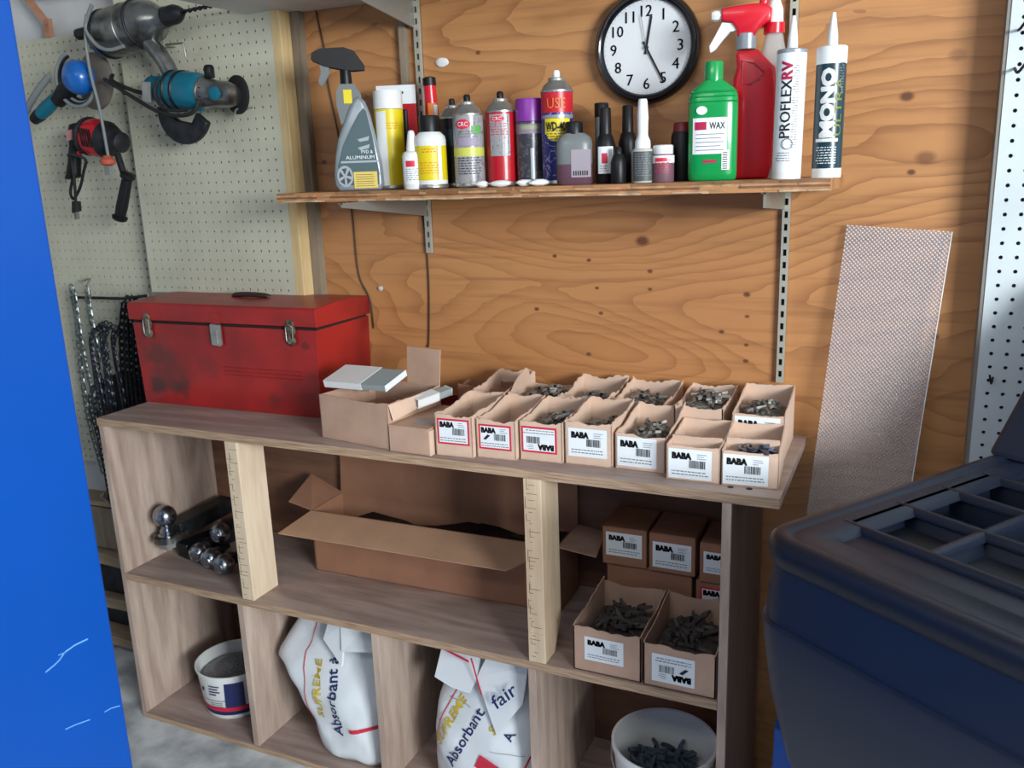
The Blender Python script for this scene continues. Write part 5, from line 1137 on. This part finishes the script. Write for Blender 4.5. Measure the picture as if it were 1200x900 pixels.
for k, (x, zt_, zb_) in enumerate([(-2.36,1.22,.60),(-2.34,1.24,.55),(-2.32,1.24,.60),(-2.30,1.23,.55),(-2.28,1.20,.60)]):
    chain('%s black chain strand half hidden behind the toolbox corner' % 'outermost second third fourth innermost'.split()[k], [(x-.01,2.06,zt_),(x+rn.uniform(-.01,.01),2.03,zt_-.1),(x-.02,2.02,(zt_+zb_)/2),(x-.03,2.04,zb_)], mat('black_chain', (30,30,34), .5, .5), w=.019, L_=.032, r=.004, group='black chains behind the toolbox')
tag(MB().tube([(-2.60,2.045,1.235),(-2.35,2.045,1.238),(-2.25,2.045,1.25)], .005, 8).build('hanger_rod', M_darksteel, smooth=60), 'dark rod on the pegboard that the chains hang from', 'rod')
tag(MB().slab([(-2.56,.30),(-2.40,.30),(-2.30,.62),(-2.36,.95),(-2.44,.98),(-2.52,.95)], 2.035, 2.085, .015).build('tarp_bundle', M_rubber, smooth=50), 'black bundle hanging low behind the chains left of the cabinet', 'bundle')
# timber scraps in the gap left of the cabinet
for i, (x0, x1, y0, z0, h_, rz, lab) in enumerate(((-2.75,-2.16,1.98,.505,.018,3,'topmost weathered board stacked left of the cabinet'),(-2.78,-2.16,1.97,.30,.04,-3,'pale weathered board in the middle of the stack left of the cabinet'),(-2.74,-2.15,1.95,.13,.04,2,'lower pale board of the stack left of the cabinet'),(-2.76,-2.18,1.93,.012,.035,-2,'bottom board lying on the floor left of the cabinet'))):
    o = MB().box(0,x1-x0,0,.09,0,h_).build('scrap_board', M_scrap, bevel=.002); o.location = (x0,y0,z0); o.rotation_euler = (0,0,R_(rz)); tag(o, lab, 'board', 'stacked scrap boards')
for i, (z0, z1, lab) in enumerate(((.345,.500,'grey block holding up the topmost scrap board'),(.175,.295,'dark block between the middle scrap boards'),(.050,.128,'dark block just above the bottom scrap board'))):
    o = MB().box(-2.70,-2.30,1.99,2.07,z0,z1).build('spacer_block', M_greylumber if i == 0 else M_darksteel, bevel=.003); tag(o, lab, 'block', 'blocks between scrap boards')
t = thing('loose_bolt', 'small bright bolt standing on the top scrap board', 'bolt', (-2.45,1.965,.524), (R_(20),R_(-25),0))
MB().lathe([(.006,0),(.006,.05)], 10).build('shank', M_steel, t, 40); MB().lathe([(.011,.05),(.011,.058)], 6).build('head', M_steel, t)

# ---------------------------------------------------------------- blue cabinet, left foreground
t = thing('blue_cabinet', 'tall glossy blue steel cabinet filling the left foreground', 'cabinet', (-1.171,.9,0))
MB().box(-.55, 0, -.75, 0, .05, 2.2).build('cabinet_shell', M_bluep, t, bevel=.004)
MB().box(-.53, -.02, -.73, -.02, 0, .05).build('plinth', M_blackp, t)
b = MB()
def stroke(pts, w0):
    for (ya_, za_), (yb_, zb_) in zip(pts, pts[1:]):
        b.bar((.0004, ya_-.9, za_), (.0004, yb_-.9, zb_), .0006, w0, (0,0,1))
stroke([(.775,.878),(.79,.881),(.80,.884),(.81,.891)], .0014); stroke([(.812,.892),(.83,.894),(.854,.892)], .0018); stroke([(.80,.893),(.812,.891)], .001); stroke([(.862,.753),(.875,.752),(.892,.746)], .0012); stroke([(.79,.768),(.81,.764),(.834,.757)], .0012)
stuff(b.build('scuff_mark', M_scuff, t))

# ---------------------------------------------------------------- wheel balancer with moulded tool tray
def balancer():
    t = thing('wheel_balancer', 'dark navy moulded machine top with ribbed tool tray in the right foreground', 'machine', (-.194,1.28,0), R_(-34.5))
    U, V_ = .78, .895; H = 1.05
    def rr(off, z, n=8, rad=.06, drop=0.0):
        """rounded rectangle footprint grown by off"""
        x0, x1, y0, y1 = -off, U+off, -off, V_+off; r_ = max(.01, rad+off); pts = []
        for cx, cy, a0 in ((x0+r_,y0+r_,180),(x1-r_,y0+r_,270),(x1-r_,y1-r_,0),(x0+r_,y1-r_,90)):
            for k in range(n+1): a = R_(a0+90*k/n); pts.append((cx+r_*cos(a), cy+r_*sin(a), z))
        return pts
    secs = [(-.14,.30),(-.12,.42),(-.075,.55),(-.035,.66),(-.005,.78),(.006,.86),(.012,.905),(.012,.912),(.006,.915),(.004,.96),(-.002,1.005)]
    MB().loft([rr(o_, z) for o_, z in secs]).build('pod_body', M_nvb, t, 50)
    # rim and deck
    b = MB(); b.loft([rr(o_, z) for o_, z in ((-.004,1.003),(.004,1.012),(.007,1.030),(.004,1.043),(-.004,1.050),(-.018,1.0515),(-.024,1.048),(-.030,1.0462))], 0, False)
    outer = rr(-.030, 1.0462); 
    # deck with rectangular openings
    xs = [.085,.195,.205,.335,.345,.475,.485,.62]; ys = [.150,.270,.285,.392,.407,.512]
    xo = [(.062,.186),(.202,.335),(.351,.484),(.500,.640)]; yo = [(.160,.272),(.288,.392),(.410,.512)]
    X = sorted({-.2}|{v for p in xo for v in p}|{.75}); Yv = sorted({0}|{v for p in yo for v in p}|{.95})
    gx = sorted({-.0,.055}|{v for p in xo for v in p}|{.66,.75}); gy = sorted({.0,.150}|{v for p in yo for v in p}|{.53,.88})
    zt_ = 1.0462; zi = 1.036
    # flat border ring between outer rounded contour and inner recess contour
    inner = rr(-.075, zt_, 8, .10); inner2 = rr(-.083, zi, 8, .10)
    b.loft([outer, inner, inner2], 0, False)
    b.build('tray_rim', M_nv, t, 60)
    b = MB(); GX = [.083,.62-.0]; 
    def q(x0, x1, y0, y1, z): b.add([(x0,y0,z),(x1,y0,z),(x1,y1,z),(x0,y1,z)], [(0,1,2,3)])
    x_l = [.055,.190,.345,.500,.655]; y_l = [.150,.280,.402,.520]; hw = .010; zb_ = zi-.040
    def clampr(p): return (min(max(p[0],x_l[0]),x_l[-1]), min(max(p[1],y_l[0]),y_l[-1]), zi)
    rect = [clampr((p[0]*1.0, p[1]*1.0)) for p in inner2]
    for cx_, cy_ in ((x_l[0],y_l[0]),(x_l[-1],y_l[0]),(x_l[-1],y_l[-1]),(x_l[0],y_l[-1])):
        k_ = min(range(len(inner2)), key=lambda q_: (inner2[q_][0]-cx_)**2+(inner2[q_][1]-cy_)**2); rect[k_] = (cx_, cy_, zi)
    b.loft([inner2, rect], 0, False); b.build('recess_floor', M_nv, t)
    fm = mat('well_floor', (16,22,32), .5)
    for i in range(4):
        for j in range(3):
            x0, x1, y0, y1 = x_l[i], x_l[i+1], y_l[j], y_l[j+1]; zz = zi-.022 if j == 0 else zb_; w_ = MB(); e_ = .013
            o_ = [(x0,y0,zi),(x1,y0,zi),(x1,y1,zi),(x0,y1,zi)]; p_ = [(x0+e_,y0+e_,zz),(x1-e_,y0+e_,zz),(x1-e_,y1-e_,zz),(x0+e_,y1-e_,zz)]
            w_.loft([p_, o_], 0, False); w_.add(p_, [(0,1,2,3)], 1); w_.build('tray_well', [M_nv, fm if j == 0 else mat('well_shade', (6,8,12), .6)], t)  # shade coloured into the deep floors as near black, shallow row lighter
    def rib(nm, p, q):
        p = Vector(p); q = Vector(q); d_ = (q-p).normalized(); s_ = Vector((-d_.y, d_.x, 0)); prof_ = [(-hw,-.002),(-hw*.85,.006),(-hw*.4,.011),(hw*.4,.011),(hw*.85,.006),(hw,-.002)]
        MB().loft([[P_+s_*a_+Vector((0,0,c_)) for a_, c_ in prof_] for P_ in (p, q)]).build(nm, M_nv, t, 60)
    for y in y_l: rib('long_rib', (x_l[0]-.012,y,zi), (x_l[-1]+.012,y,zi))
    for x in x_l[:-1]: rib('cross_rib', (x,y_l[0],zi-.0008), (x,y_l[-1],zi-.0008))
    # hood rising at the back
    MB().hexa([(-.012,.615,1.046),(U+.01,.615,1.046),(U+.01,V_+.005,1.046),(-.012,V_+.005,1.046)], [(.02,.82,1.36),(U-.02,.82,1.36),(U-.02,V_,1.36),(.02,V_,1.36)]).build('hood', mat('hood_navy', (12,22,42), .45), t, bevel=.012)
    MB().box(.20, U-.05, .35, V_-.12, 0, .32).build('base_column', M_bluep, t, bevel=.006)
balancer()
t = thing('blue_pedestal', 'bright blue painted steel pedestal seen low beside the cabinet end', 'machine', (-.190,1.56,0))
MB().box(0,.10,0,.12,0,.52).build('column', M_bluep, t, bevel=.003)
MB().box(-.01,.11,-.01,.13,0,.015).build('foot_plate', M_bluep, t)
